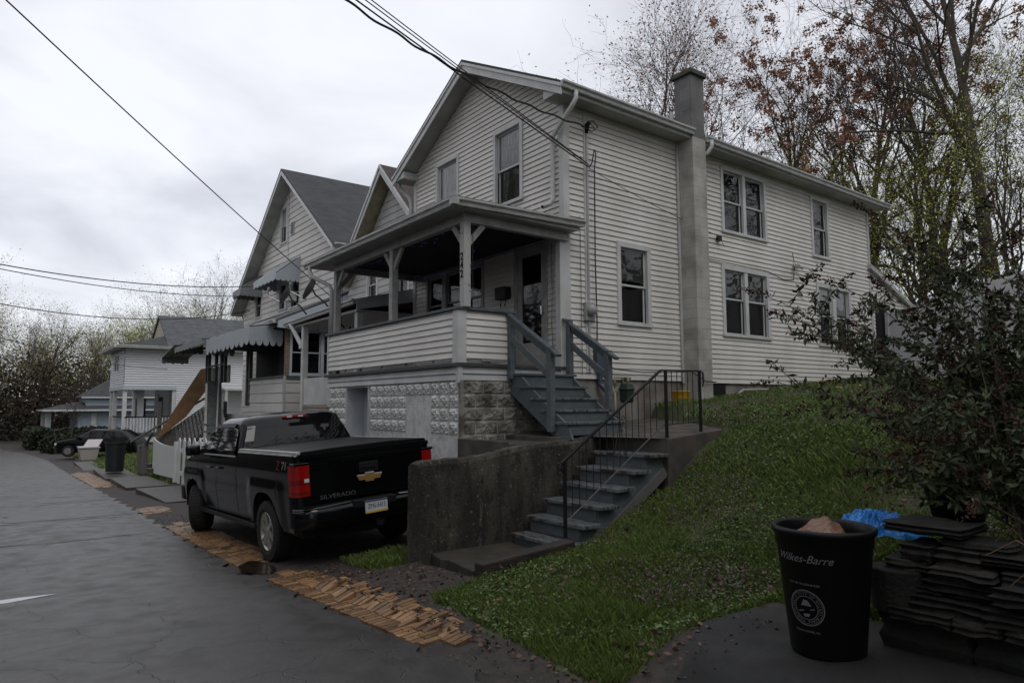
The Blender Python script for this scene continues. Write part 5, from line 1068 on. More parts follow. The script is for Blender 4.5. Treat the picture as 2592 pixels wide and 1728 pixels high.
# door seams, handles, mirror, flares
for s in (1, -1):
    m = MB()
    for x in (1.215, 2.26, 3.33):
        P = []
        for t in np.linspace(.02, .99, 12): p = side_pt(x, t, s); P.append([(p[0]-.006, p[1]+s*.004, p[2]), (p[0]+.006, p[1]+s*.004, p[2])])
        m.grid(P)
    tb(m, 'door_seam', 'dark')
    for x in (2.06, 2.52): m = MB(); m.beam((x-.10, s*1.012, 1.17), (x+.10, s*1.012, 1.17), .035, .03); tb(m, 'door_handle', 'paint_black', bevel=.008); m = MB(); m.beam((x-.095, s*1.025, 1.187), (x+.095, s*1.025, 1.187), .014, .006); tb(m, 'handle_trim', 'chrome')
    m = MB(); m.lathe([(0, -.09), (.105, -.08), (.125, -.04), (.12, .05), (.06, .10), (0, .11)], (0, 0, 0), 4, 0, 2*pi, pi/4); m.v = [(v[0]*.9+3.02, s*1.13+v[1]*1.25, 1.44+v[2]*.95) for v in m.v]; mi_ = tb(m, 'mirror', 'paint_black', bevel=.03)
    m = MB(); m.beam((3.06, s*.93, 1.38), (3.02, s*1.06, 1.40), .08, .05); tb(m, 'mirror_arm', 'plastic_black', mi_)
    m = MB(); m.beam((.35, s*1.0, .44), (3.2, s*.99, .44), .05, .05); tb(m, 'rocker', 'plastic_black')
    # decal
    V_, F_ = text_mesh('Z', .17, .001, .25); m = MB(); m.add([(-.62-s*v[0]*1.25+s*.09, s*.985, 1.30+v[1]) for v in V_], F_); tb(m, 'decal', 'decal_red')
    V_, F_ = text_mesh('71', .15, .001, .25); m = MB(); m.add([(-.62-s*v[0]*1.25-s*.09, s*.985, 1.30+v[1]) for v in [(q[0]+.03, q[1], q[2]) for q in V_]], F_); tb(m, 'decal', 'white_letter')
# tonneau cover, bed rails
m = MB()
m.grid([[(x, y, 1.475+.018*(1-(y/.9)**4)-(.006 if abs(math.fmod(x+1.1, .58)-.02) < .03 else 0)) for y in np.linspace(-.88, .88, 13)] for x in np.arange(-1.07, 1.19, .03)])
m.box(-1.09, -1.05, -.88, .88, 1.43, 1.478); tb(m, 'tonneau_cover', 'can_black')
m = MB()
for s in (-1, 1): m.beam((-1.06, s*.905, 1.462), (1.20, s*.905, 1.462), .06, .035); m.beam((-1.06, s*.925, 1.432), (1.20, s*.925, 1.432), .05, .02)
tb(m, 'bed_rail', 'gutter', bevel=.006)
# tailgate
def tgx(z): return -1.085-.012*sin((z-.85)*3)+(.035 if z > 1.37 else 0)+(.02 if .0 < z < .9 else 0)
m = MB(); P = []
zs_ = [.83, .88, .93, 1.0, 1.1, 1.2, 1.29, 1.315, 1.33, 1.36, 1.375, 1.40, 1.43]
for z in zs_: P.append([(tgx(z)-(.018 if z >= 1.315 and z <= 1.36 else 0)-(.012*(1-(y/.8)**2)), y, z) for y in np.linspace(-.80, .80, 17)])
m.grid(P); m.box(-1.085, -1.04, -.93, .93, 1.385, 1.44); tg = tb(m, 'tailgate', 'paint_black')
m = MB(); m.box(-1.112, -1.095, -.135, .135, 1.13, 1.26); tb(m, 'handle_recess', 'plastic_black', tg, bevel=.008); m = MB(); m.box(-1.122, -1.105, -.10, .10, 1.165, 1.20); tb(m, 'handle', 'can_black', tg, bevel=.005)
bw = [(-.19, .0), (-.165, .045), (-.055, .045), (-.055, .075), (.055, .075), (.055, .045), (.19, .045), (.165, .0), (.19-.04, -.04), (.055, -.04), (.055, -.07), (-.055, -.07), (-.055, -.04), (-.19, -.04)]
bw = [(-.17, -.035), (-.205, .035), (-.07, .035), (-.07, .062), (.07, .062), (.07, .035), (.205, .035), (.17, -.035), (.07, -.035), (.07, -.062), (-.07, -.062), (-.07, -.035)]
m = MB(); m.prism([(-1.112, y*.86, 1.06+z*.9) for y, z in bw], (-.012, 0, 0)); em = tb(m, 'emblem', 'gold', tg)
m = MB()
for (a, b) in (((-.205, .037), (-.075, .037)), ((-.07, .064), (.07, .064)), ((.075, .037), (.205, .037))): m.beam((-1.122, a[0]*.86, 1.06+a[1]*.9), (-1.122, b[0]*.86, 1.06+b[1]*.9), .01, .011)
tb(m, 'emblem_edge_glint', 'white_letter', em)  # matte pale strips paint in the bright glint of the chrome edges
V_, F_ = text_mesh('SILVERADO', .075, .002); m = MB(); m.add([(-1.118, .44-v[0]*1.25, .885+v[1]) for v in V_], F_); tb(m, 'lettering', 'grey_letter', tg)
# tail lights wrap the corners
for s in (1, -1):
    m = MB(); P = []
    for z in np.linspace(.93, 1.31, 14): P.append([(-1.115+.012*(z-1.1), s*.80, z), (-1.118, s*.86, z), (-1.11, s*.93, z), (-1.08, s*.972, z), (-1.02, s*.993, z), (-.93, s*1.0, z)])
    m.grid(P); tl = tb(m, 'tail_light', 'red_lens')
    m = MB(); m.grid([[(p[0]-.003, p[1]+s*.004, p[2]) for p in row] for row in P[5:8]]); tb(m, 'dark_lens', 'dark_red_lens', tl)
    m = MB(); m.grid([[(p[0]-.003, p[1]+s*.004, p[2]) for p in row] for row in P[1:3]]); tb(m, 'dark_lens', 'dark_red_lens', tl)
    m = MB(); m.box(-1.124, -1.115, s*.81 if s > 0 else -.87, s*.87 if s > 0 else -.81, 1.10, 1.145); tb(m, 'reverse_lens', 'clear_lens', tl)
    m = MB(); m.box(-1.11, -.95, min(s*.79, s*.99), max(s*.79, s*.99), 1.31, 1.345); tb(m, 'bed_corner', 'paint_black', tl, bevel=.01)
    m = MB(); P = [[(-1.10, s*.79, z), (-1.105, s*.88, z), (-1.07, s*.965, z), (-1.0, s*1.0, z), (-.92, s*1.0, z)] for z in (.55, .7, .85, .935)]; m.grid(P); P = [[(-1.05, s*.79, z), (-1.07, s*.88, z), (-1.04, s*.94, z), (-.98, s*.955, z)] for z in (1.31, 1.38, 1.44)]; m.grid(P); tb(m, 'quarter_panel', 'paint_black', smooth=True)
# bumper
m = MB(); P = []
prof = [(-1.13, .50), (-1.20, .52), (-1.25, .56), (-1.26, .64), (-1.25, .72), (-1.235, .765), (-1.20, .785), (-1.09, .79)]
for y in np.linspace(-1, 1, 33):
    k_ = .0 if abs(y) < .72 else (abs(y)-.72)/.28; P.append([(x+.16*k_**2.2, y*.99, z) for x, z in prof])
m.grid(P); bp = tb(m, 'rear_bumper', 'paint_black', smooth=True)
m = MB(); m.box(-1.262, -1.10, -.30, .30, .70, .80); tb(m, 'plate_recess', 'plastic_black', bp, bevel=.01)
m = MB()
for s in (-1, 1): m.box(-1.225, -1.10, min(s*.33, s*.93), max(s*.33, s*.93), .785, .805)
tb(m, 'step_pad', 'can_black', bp)
for s in (-1, 1):
    m = MB(); m.tube([(-1.245, s*.34, .80), (-1.245, s*.72, .785), (-1.19, s*.92, .78), (-1.12, s*.985, .778), (-1.04, s*1.0, .778)], .008, 5); m.tube([(-1.19, s*.92, .755), (-1.12, s*.99, .753), (-1.04, s*1.005, .753)], .006, 5); tb(m, 'bumper_trim', 'steel', bp)
m = MB(); m.box(-1.275, -1.262, -.155, .155, .615, .775); pl = tb(m, 'licence_plate', 'plate')
m = MB(); m.box(-1.278, -1.274, -.155, .155, .615, .64); tb(m, 'plate_band', 'plate_yellow', pl); m = MB(); m.box(-1.278, -1.274, -.155, .155, .755, .775); tb(m, 'plate_band', 'box_grey', pl)
V_, F_ = text_mesh('ZMS-5413', .075, .001); m = MB(); m.add([(-1.279, -v[0]*.80, .70+v[1]*1.1) for v in V_], F_); tb(m, 'plate_number', 'plate_ink', pl)
# wheels
def wheel(x, y, s, steer=0):
    t = MB(); pr = [(.24, -.12), (.30, -.135), (.385, -.125), (.402, -.09), (.405, 0), (.402, .09), (.385, .125), (.30, .135), (.25, .12)]
    vs0 = []
    def place(m):
        R_ = Matrix.Rotation(steer, 3, 'Z'); m.v = [tuple(R_ @ Vector(v)+Vector((x, y, .405))) for v in m.v]; return m
    t.lathe(pr, (0, 0, 0), 40, 1)
    for k in range(48):
        a = k*2*pi/48; t.beam((.402*cos(a), -.10, .402*sin(a)), (.402*cos(a+.03), .10, .402*sin(a+.03)), .022, .014, (cos(a), 0, sin(a)))
    o = tb(place(t), 'tyre', 'rubber')
    m = MB(); m.lathe([(.255, .125*s), (.262, .115*s), (.245, .09*s), (.23, .02*s), (.235, -.1*s)], (0, 0, 0), 36, 1)
    for k in range(6):
        a = k*pi/3+.3
        for da in (-.13, .13):
            c, d = a+da*.35, a+da
            m.hexa(
                   [(.06*cos(c)-(-.022)*sin(c), .07*s, .06*sin(c)+(-.022)*cos(c)), (.245*cos(d)-(-.02)*sin(d), .07*s, .245*sin(d)+(-.02)*cos(d)), (.245*cos(d)-.02*sin(d), .07*s, .245*sin(d)+.02*cos(d)), (.06*cos(c)-.022*sin(c), .07*s, .06*sin(c)+.022*cos(c)),
                    (.06*cos(c)-(-.022)*sin(c), .105*s, .06*sin(c)+(-.022)*cos(c)), (.245*cos(d)-(-.016)*sin(d), .115*s, .245*sin(d)+(-.016)*cos(d)), (.245*cos(d)-.016*sin(d), .115*s, .245*sin(d)+.016*cos(d)), (.06*cos(c)-.022*sin(c), .105*s, .06*sin(c)+.022*cos(c))])
    m.lathe([(0, .115*s), (.045, .115*s), (.075, .10*s), (.08, .06*s)], (0, 0, 0), 20, 1); tb(place(m), 'rim', 'alloy', o)
    m = MB(); m.lathe([(0, .02*s), (.235, .02*s)], (0, 0, 0), 24, 1); tb(place(m), 'dark_backing_disc', 'dark', o)  # flat near-black disc as dark background behind the spokes
for x in ax_:
    for s in (1, -1): wheel(x, s*.865, s, radians(-27) if x > 1 else 0)

# ---------------------------------------------------------------- dark hatchback in the drive of the far house
CR = thing('parked_car', (-44.6, 5.1, -.72), 'dark blue hatchback parked nose to the road beside the far pale house', 'car', rz=radians(-122))
def cw(z): return float(np.interp(z, [.2, .5, .8, 1.0, 1.45], [.8, .88, .87, .80, .6]))
top = lambda x: float(np.interp(x, [-2.1, -1.9, -1.2, .3, 1.15, 1.9, 2.15], [.75, 1.0, 1.42, 1.47, .98, .86, .62]))
m = MB(); P = []
for x in np.linspace(-2.1, 2.15, 44):
    zb = .25
    for a in (-1.3, 1.35):
        d = abs(x-a)
        if d < .38: zb = max(zb, .3+sqrt(.38**2-d*d))
    zt = top(x); ring_ = []
    for t in np.linspace(0, 1, 9): z = min(zb, zt)+(zt-min(zb, zt))*t; ring_.append((x, -cw(z)*(1-.25*max(0, (abs(x)-1.75)/.4)**2), z))
    for t in np.linspace(-.8, .8, 7): ring_.append((x, cw(zt)*t, zt+.03*(1-t*t)))
    for t in np.linspace(1, 0, 9): z = min(zb, zt)+(zt-min(zb, zt))*t; ring_.append((x, cw(z)*(1-.25*max(0, (abs(x)-1.75)/.4)**2), z))
    P.append(ring_)
m.grid(P); m.add(P[-1], [tuple(range(len(P[-1])))]); m.add(P[0], [tuple(range(len(P[0])))]); m.build('body', 'paint_black', CR, local=True, smooth=True)
m = MB(); m.grid([[(x, y*cw(top(x))*.93, top(x)+.045) for y in np.linspace(-1, 1, 6)] for x in np.linspace(.38, 1.12, 6)]); m.build('windshield', 'car_glass', CR, local=True)
for s in (-1, 1):
    m = MB(); m.grid([[(x, s*(cw(z)+.012), z) for z in np.linspace(1.0, max(1.01, top(x)-.06), 5)] for x in np.linspace(-1.3, .95, 12)]); m.build('side_window', 'skin_glass', CR, local=True)
    m = MB(); m.box(1.95, 2.12, min(s*.5, s*.78), max(s*.5, s*.78), .62, .76); m.build('headlight', 'clear_lens', CR, local=True, bevel=.02)
    m = MB(); m.box(.75, .9, min(s*.85, s*1.0), max(s*.85, s*1.0), .98, 1.1); m.build('mirror', 'paint_black', CR, local=True, bevel=.02)
    for a in (-1.3, 1.35):
        m = MB(); m.lathe([(.0, s*.90), (.2, s*.90), (.31, s*.89), (.32, s*.8), (.32, s*.7)], (a, 0, .32), 20, 1); w2 = m.build('wheel', 'rubber', CR, local=True)
        m = MB(); m.lathe([(0, s*.91), (.19, s*.905)], (a, 0, .32), 14, 1); m.build('rim', 'alloy', w2, local=True)
m = MB(); m.box(2.08, 2.17, -.45, .45, .35, .52); m.build('grille', 'dark', CR, local=True); m = MB(); m.box(2.16, 2.18, -.26, .26, .40, .50); m.build('licence_plate', 'plate', CR, local=True)

# ---------------------------------------------------------------- trees
def grow(seed, H_, R0, spread=.9, levels=4, nb=(13, 6, 5, 4), lean=(0, 0), up_=.35, trunk_frac=.25, wob=.10, rtwig=.0045, split=None):
    r = np.random.default_rng(seed); br = []; tips = []
    def branch(p, d, ln, rad, lev):
        n = 7 if lev == 0 else (5 if lev < 3 else 3); pts = [p]; rs = [rad]; q = p.copy(); dd = d.copy()
        for i in range(n):
            dd = dd+r.normal(0, wob*(1+.5*lev), 3)*(.5 if lev == 0 else 1)+A(0, 0, up_*.12*(lev > 0)); dd /= np.linalg.norm(dd); q = q+dd*ln/n; pts.append(q.copy()); rs.append(rad*(1-.78*(i+1)/n)+rtwig*.3)
        br.append((pts, rs, lev))
        if lev >= levels: tips.append(pts[-1]); tips.append(pts[-2]); return
        k = nb[lev]
        for j in range(k):
            t = (trunk_frac+(1-trunk_frac)*(j+r.uniform(0, .9))/k) if lev == 0 else (.2+.8*(j+r.uniform(0, 1))/k); t = min(.99, t)*n; i = int(t); f = t-i; a = pts[i]+(pts[i+1]-pts[i])*f; ra = rs[i]+(rs[i+1]-rs[i])*f
            ax = pts[i+1]-pts[i]; ax /= np.linalg.norm(ax); o = r.normal(0, 1, 3); o -= ax*(o@ax); o /= np.linalg.norm(o); ang = r.uniform(.45, .95)*spread*(1 if lev else 1.05-.4*t/n)
            nd = ax*cos(ang)+o*sin(ang)
            l2 = ln*(r.uniform(.42, .62)*(1-.35*t/n) if lev == 0 else r.uniform(.42, .68)); branch(a, nd, l2, max(rtwig, min(ra*.65, rad*.5)), lev+1)
    br_dir = A(lean[0], lean[1], 1.); br_dir /= np.linalg.norm(br_dir); branch(A(0, 0, 0), br_dir, H_, R0, 0)
    return br, np.array(tips)
def tubes(br, maxlev=9, minlev=0):
    V = []; F = []; o = 0
    for pts, rs, lev in br:
        if lev > maxlev or lev < minlev: continue
        n = (9, 6, 4, 3, 3, 3)[lev]; k = len(pts); P = np.array(pts); T = np.gradient(P, axis=0); T /= np.linalg.norm(T, axis=1)[:, None]+1e-9
        ref = A(.3, .9, .1); X_ = np.cross(T, ref); X_ /= np.linalg.norm(X_, axis=1)[:, None]+1e-9; Y_ = np.cross(T, X_)
        a = np.arange(n)*2*pi/n; R_ = np.array(rs)[:, None, None]
        V.append((P[:, None]+(X_[:, None]*np.cos(a)[None, :, None]+Y_[:, None]*np.sin(a)[None, :, None])*R_).reshape(-1, 3))
        i = np.arange(k-1)[:, None]*n; j = np.arange(n)[None]; j2 = (j+1) % n
        F.append(np.stack([i+j, i+j2, i+n+j2, i+n+j], -1).reshape(-1, 4)+o); o += k*n
    return np.concatenate(V), np.concatenate(F)
def leafquads(C_, size, r, aspect=.6, droop=0, flat=0):
    n = len(C_); d = r.normal(0, 1, (n, 3)); d[:, 2] = d[:, 2]*(1-flat)-droop; d /= np.linalg.norm(d, axis=1)[:, None]+1e-9
    o = r.normal(0, 1, (n, 3)); s_ = np.cross(d, o); s_ /= np.linalg.norm(s_, axis=1)[:, None]+1e-9; L_ = size*r.uniform(.6, 1.3, n)[:, None]
    p0 = C_; p2 = C_+d*L_; m_ = C_+d*L_*.5; V = np.stack([p0, m_+s_*L_*aspect*.5, p2, m_-s_*L_*aspect*.5], 1).reshape(-1, 3); F = np.arange(4*n).reshape(n, 4); return V, F
def tree(name, seed, H_, R0, leafmat, nleaf, lsize, label, group, spread=.9, jit=.25, levels=4, clump=0, **k):
    br, tips = grow(seed, H_, R0, spread, levels, **k); r = np.random.default_rng(seed+99)
    t = thing(name, (0, 0, 0), label, 'tree', group)
    V, F = tubes(br, 1); npmesh('trunk', V, F, 'ptrunk', t); V, F = tubes(br, 9, 2); npmesh('branches', V, F, 'ptrunk', t)
    if clump:
        c = tips[r.integers(0, len(tips), clump)]; c = c[c[:, 2] > H_*.45]; C_ = np.repeat(c, nleaf//max(1, len(c)), 0)+r.normal(0, .10, ((nleaf//max(1, len(c)))*len(c), 3))
    else: C_ = tips[r.integers(0, len(tips), nleaf)]+r.normal(0, jit, (nleaf, 3))
    V, F = leafquads(C_, lsize, r); npmesh('foliage', V, F, leafmat, t)
    return t
def put(t, x, y, s=1, rz=0, first=False, label=None, group=None, z=None):
    o = t if first else dup(t); o.location = (x, y, float(gz(x, y))-.1 if z is None else z); o.scale = (s, s, s); o.rotation_euler = (0, 0, rz)
    if label: o['label'] = label
    if group: o['group'] = group
    return o
LW = 'bare budding trees of the wood at the far left end of the road'
LL = 'leafless budding tree in the wood closing the far left end of the road'
LR = 'budding tree in the thicket rising behind the right end of the white house'
tA = tree('deciduous_tree', 1, 13, .26, 'bud_green', 5200, .16, LL, LW, .8, .5)
tB = tree('deciduous_tree', 2, 14.5, .30, 'bud', 4200, .15, LL, LW, .85, .5)
tC = tree('deciduous_tree', 3, 12, .20, 'bud_tan', 1500, .12, LL, LW, .75, .3)
tD = tree('deciduous_tree', 4, 13.5, .22, 'samara', 11000, .12, LR, LR+' group', .7, .3, clump=210)
tE = tree('deciduous_tree', 5, 11, .15, 'bud_green', 5200, .11, LR, LR+' group', .8, .35)
r = random.Random(11)
first = {id(tA): 1, id(tB): 1, id(tC): 1, id(tD): 1, id(tE): 1}
def P2(t, *a, **k):
    f = first.pop(id(t), 0); return put(t, *a, first=bool(f), **k)
# wood on the left: rows seen from the road
spots = []
for i in range(16): spots.append((-80+r.uniform(-3, 3)-i*.5, -8+i*3.9+r.uniform(-1.2, 1.2)))
for i in range(17): spots.append((-90+r.uniform(-3, 3)-i*.3, -12+i*4.6+r.uniform(-2, 2)))
for i in range(16): spots.append((-102+r.uniform(-4, 4), -14+i*6+r.uniform(-2, 2)))
for k, (x, y) in enumerate(spots):
    t = (tA, tB, tA, tB, tC)[k % 5]; s_ = r.uniform(.62, .8)*(1 if x > -88 else 1.12); s_ *= .92+.16*(y > 12)
    P2(t, x, y, s=s_, rz=r.uniform(0, 6), label=LL, group=LW)
P2(tC, -72, 17, s=1.0, rz=1, label='bare tree behind the roof of the far pale house, left one of two')
P2(tC, -66, 19.5, s=.95, rz=3.3, label='bare tree behind the roof of the far pale house, right one of two')
P2(tB, -74, -1.4, s=.82, rz=2.2, label='nearest dark trunked tree beside the road bend at the left edge')
t = tree('small_tree', 9, 3.6, .06, 'bud', 120, .05, 'small bare ornamental tree beside the corner porch of the far pale house', None, 1.0, .2, levels=3, nb=(9, 5, 4, 3), trunk_frac=.2); put(t, -57, 4.6, first=True)
# tree behind the chimney and thicket on the right
tF = tree('deciduous_tree', 21, 12.5, .20, 'samara', 4200, .10, 'light bare tree with tiny leaves directly behind the chimney', None, .85, .25, nb=(12, 6, 5, 5)); put(tF, -24.6, 26.9, s=1.38, rz=.5, first=True)
put(tF, -21.2, 29.4, s=1.30, rz=2.4, label='light bare tree with tiny leaves to the right of the chimney')
GR = 'budding trees of the thicket behind the right end of the white house'
th = [(tD, -16.6, 29.5, 1.05, 0), (tD, -13.6, 28.5, 1.12, 2), (tD, -11.2, 30, 1.12, 4), (tE, -15.2, 27.0, .78, 1), (tE, -12.4, 26.2, .72, 3), (tE, -9.6, 26.5, .75, 5), (tE, -18.2, 31.5, .7, .4),
      (tE, -7.4, 29, .75, .9), (tE, -12.2, 23.2, .62, .6), (tE, -9.6, 23, .6, 2.1), (tE, -7.0, 23.6, .62, 4.1)]
for t, x, y, s_, a in th: P2(t, x, y, s=s_, rz=a, label=LR, group=GR)
tG = tree('tall_tree', 31, 17, .30, 'bud', 700, .12, 'tall bare leaning tree with a thick dark trunk at the right edge', None, .95, .25, lean=(-.05, -.02), nb=(11, 6, 5, 4), trunk_frac=.4, wob=.07); put(tG, -8.0, 26.3, first=True, s=.92)
tG2 = put(tG, -11.0, 27.6, s=.62, rz=2.5, label='thick dark straight trunk left of the tall leaning tree, in the thicket')
# trees across the road and up the slope to the right, outside the picture: the windows and the truck mirror them
LBk = 'bare tree across the road from the houses'; GB = 'bare trees across the road from the houses'
for k, (x, y) in enumerate([(8, -9), (2, -13), (-4, -11), (14, -4), (-10, -12), (-17, -13), (-24, -12), (-31, -13), (-38, -12), (-48, -13), (-62, -12), (12, 3), (16, 10), (7, -3.5), (14, 16), (17, 23), (12, 28), (9, 34), (20, 33), (4, 36), (11, 21)]):
    put((tE, tB, tA)[k % 3], x, y, s=1.0+.1*(k % 3), rz=k*1.3, label=LBk, group=GB)
r_ = np.random.default_rng(5)
def mass(name, n, xr, yr, z0, h, size, mat, pw=1.3):
    x = r_.uniform(*xr, n); y = r_.uniform(*yr, n); C_ = np.stack([x, y, gz(x, y)+z0+h*r_.uniform(0, 1, n)**pw*(.75+.25*np.sin(x*.7+y*.5))], 1); V, F = leafquads(C_, size, r_, .6); kind(npmesh(name, V, F, mat), 'stuff')
mass('undergrowth', 75000, (-104, -80), (-16, 30), 0, 8.5, .34, 'tanbark', 1.15)
mass('undergrowth', 6000, (-104, -80), (30, 66), 0, 8, .4, 'tanbark', 1.2)
mass('undergrowth', 52000, (-106, -84), (-16, 34), 2.5, 9.5, .22, 'bud', .9)
mass('thicket_undergrowth', 5000, (-19, -5.5), (22.5, 38), 0, 3.4, .2, 'bush_leaf', 1.4)
mass('roadside_thicket', 30000, (-70, 16), (-20, -9.5), 0, 10, .55, 'tanbark', 1.0)
mass('slope_thicket', 16000, (8, 24), (-4, 44), 0, 8.5, .55, 'tanbark', 1.0)
# unseen evergreen added beside the camera to darken the lower right
def shade_conifer(x, y, h, rad, n, label):
    t = thing('added_shade_tree', (x, y, float(gz(x, y))), label, 'tree'); z0 = float(gz(x, y)); m = MB(); m.tube([(x, y, z0), (x, y, z0+h)], [.2, .04], 9); m.build('trunk', 'ptrunk', t)
    u = r_.uniform(0, 1, n)**.8; zz = z0+1.6+(h-1.6)*u; a = r_.uniform(0, 2*pi, n); rr = rad*(1-u*.85)*r_.uniform(.25, 1, n)**.6; C_ = np.stack([x+rr*np.cos(a), y+rr*np.sin(a), zz-.25*rr], 1); V, F = leafquads(C_, .3, r_, .35, .2); npmesh('foliage', V, F, 'hedge', t, org=(x, y, z0))
shade_conifer(3.9, 4.6, 9, 3.1, 9000, 'unseen evergreen added outside the right edge to shade the stone wall')

# clipped hedge and round shrubs by the road
def hedge(name, box, n, lab, rnd=0):
    r2 = np.random.default_rng(int(abs(box[0])*10)); x0, x1, y0, y1, z0, z1 = box
    u = r2.uniform(-1, 1, (n, 3)); k = np.argmax(np.abs(u), 1); u[np.arange(n), k] = np.sign(u[np.arange(n), k])*r2.uniform(.85, 1.02, n)
    if rnd: u /= np.linalg.norm(u, axis=1)[:, None]/r2.uniform(.85, 1.03, n)[:, None]
    c = A((x0+x1)/2, (y0+y1)/2, (z0+z1)/2); h = A((x1-x0)/2, (y1-y0)/2, (z1-z0)/2); V, F = leafquads(c+u*h, .22, r2, .8)
    o = npmesh(name, V, F, 'hedge'); tag(o, lab, 'hedge' if not rnd else 'shrub'); m = MB()
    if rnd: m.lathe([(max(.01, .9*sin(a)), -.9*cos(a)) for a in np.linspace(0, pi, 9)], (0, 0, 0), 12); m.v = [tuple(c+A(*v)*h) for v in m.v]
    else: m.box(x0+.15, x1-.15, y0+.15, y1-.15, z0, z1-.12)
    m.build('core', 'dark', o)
hedge('hedge', (-68, -60.5, 2.3, 3.6, -1.2, .35), 4200, 'long clipped dark green hedge in front of the far blue grey house'); hedge('hedge', (-61, -59.5, 3.4, 8.5, -1.2, .4), 3500, 'end part of the clipped hedge turning back beside the small bare tree')
hedge('round_shrub', (-56.5, -54.6, 2.8, 4.4, -1.2, .12), 1500, 'left one of two rounded shrubs on the grass by the road', 1); hedge('round_shrub', (-54, -52.4, 3.2, 4.7, -1.2, .05), 1500, 'right one of two rounded shrubs on the grass by the road', 1)

# ---------------------------------------------------------------- butterfly bush at the right
r_ = np.random.default_rng(17)
def bush(name, org, n, az0, az1, Lr, label, el=(.5, 1.25), leafn=75, droop=1.0, ls=.065, seeds=.95, dens=1):
    t = thing(name, org, label, 'bush'); br = []; LV = []; SV = []
    for i in range(n):
        az = r_.uniform(az0, az1); e_ = r_.uniform(*el); L_ = r_.uniform(*Lr); d = A(cos(az)*cos(e_), sin(az)*cos(e_), sin(e_)); p = A(*org)+A(*(r_.normal(0, .14, 2)), 0.); pts = [p]; k = 12
        for j in range(k):
            d = d+A(0, 0, -.028*droop*(j/4.)*1.0)+r_.normal(0, .035, 3); d /= np.linalg.norm(d); p = p+d*L_/k; pts.append(p)
        br.append((pts, [max(.003, .011*(1-j/(k+1))) for j in range(k+1)], 2))
        def dress(pts, f0, cnt):
            P = np.array(pts); t_ = f0+(1-f0)*r_.uniform(0, 1, cnt)**.8; q = t_*(len(P)-1); a = np.minimum(q.astype(int), len(P)-2); c = P[a]+(P[a+1]-P[a])*(q-a)[:, None]; LV.append(c)
        dress(pts, .3, int(leafn*dens))
        def seed(p, d, ln):
            m_ = int(ln/.0032); u = r_.uniform(0, 1, m_); c = p+np.outer(u*ln, d)+np.outer((u*u)*ln*.25, A(0, 0, -1)); c = c+r_.normal(0, 1, (m_, 3))*(.017*(1-u)+.005)[:, None]; SV.append(c)
        if r_.random() < seeds: seed(pts[-1], d, r_.uniform(.2, .36))
        for j in range(4, k):      # side shoots
            if r_.random() < .75:
                o_ = r_.normal(0, 1, 3); o_[2] = abs(o_[2])*.3; dd = d*.5+o_/np.linalg.norm(o_)*.7; dd /= np.linalg.norm(dd); l2 = r_.uniform(.15, .5); q2 = [pts[j]]; d2 = dd
                for jj in range(4): d2 = d2+A(0, 0, -.06); d2 /= np.linalg.norm(d2); q2.append(q2[-1]+d2*l2/4)
                br.append((q2, [.005, .004, .003, .003, .002], 3)); dress(q2, .1, int(leafn*.5*dens))
                if r_.random() < seeds*.7: seed(q2[-1], d2, r_.uniform(.07, .18))
    o = A(*org); V, F = tubes(br); npmesh('canes', V, F, 'cane', t, org=o)
    C_ = np.concatenate(LV); V, F = leafquads(C_, ls, r_, .34, .35); npmesh('leaves', V, F, 'bush_leaf', t, org=o)
    C_ = np.concatenate(SV); V, F = leafquads(C_, .024, r_, .7); npmesh('seed_heads', V, F, 'bush_seed', t, org=o)
    return t
bush('butterfly_bush', (-2.0, 6.5, 1.35), 11, 2.2, 4.3, (1.1, 2.2), 'large arching bush with dark drooping seed heads in front of the white house', (.6, 1.3), dens=.5)
bush('butterfly_bush', (-1.55, 5.5, 1.25), 40, .4, 3.6, (1.1, 2.5), 'dense dark leaved bush growing above the dry stone wall at the right edge', (.8, 1.45), dens=1.0)
bush('butterfly_bush', (-1.2, 4.95, 1.2), 22, 1.2, 4.0, (.6, 1.3), 'low tangled bush hanging over the stone wall near the blue bag', (.5, 1.2), dens=.9)
# reaching canes with seed heads to the left (part of the big bush)
# ---------------------------------------------------------------- lawn
r_ = np.random.default_rng(3)
def inlawn(x, y): return turf(x, y) > .5
def scatter(n, x0, x1, y0, y1, pw=1.0):
    x = r_.uniform(x0, x1, n); y = y0+(y1-y0)*r_.uniform(0, 1, n)**pw; k = inlawn(x, y) & ~((x < -6.04) & (y > 5.3) & (x > -8.8) & (y < np.interp(x, [-8.7, -7.2, -6.2], [9.9, 9.25, 8.62]))); return x[k], y[k]
def patchy(x, y, s=1.0, ph=0): return .5+.25*(np.sin(x*2.1*s+y*1.3*s+ph)+np.sin(x*-1.2*s+y*2.7*s+ph*2)*.9+.6*np.sin(x*4.7*s+1+ph)*np.sin(y*5.1*s))
def blades(x, y, h, w_, lean_=.5):
    n = len(x); z = gz(x, y); a = r_.uniform(0, 2*pi, n); l = h*r_.uniform(.5, 1.3, n); b = r_.uniform(0, 2*pi, n); k = lean_*l*r_.uniform(.1, 1.2, n)
    dx_, dy_ = np.cos(a)*w_/2, np.sin(a)*w_/2; ox, oy = np.cos(b)*k, np.sin(b)*k
    V = np.stack([np.stack([x-dx_, y-dy_, z-.01], 1), np.stack([x+dx_, y+dy_, z-.01], 1), np.stack([x+dx_*.7+ox*.4, y+dy_*.7+oy*.4, z+l*.6], 1), np.stack([x+ox, y+oy, z+l], 1)], 1).reshape(-1, 3)
    return V, np.arange(4*n).reshape(n, 4)
x1, y1 = scatter(150000, -7.3, -1.9, 3.05, 8.6, 1.25); h1 = .03+.065*np.clip(patchy(x1, y1, 1.3), 0, 1)**1.5
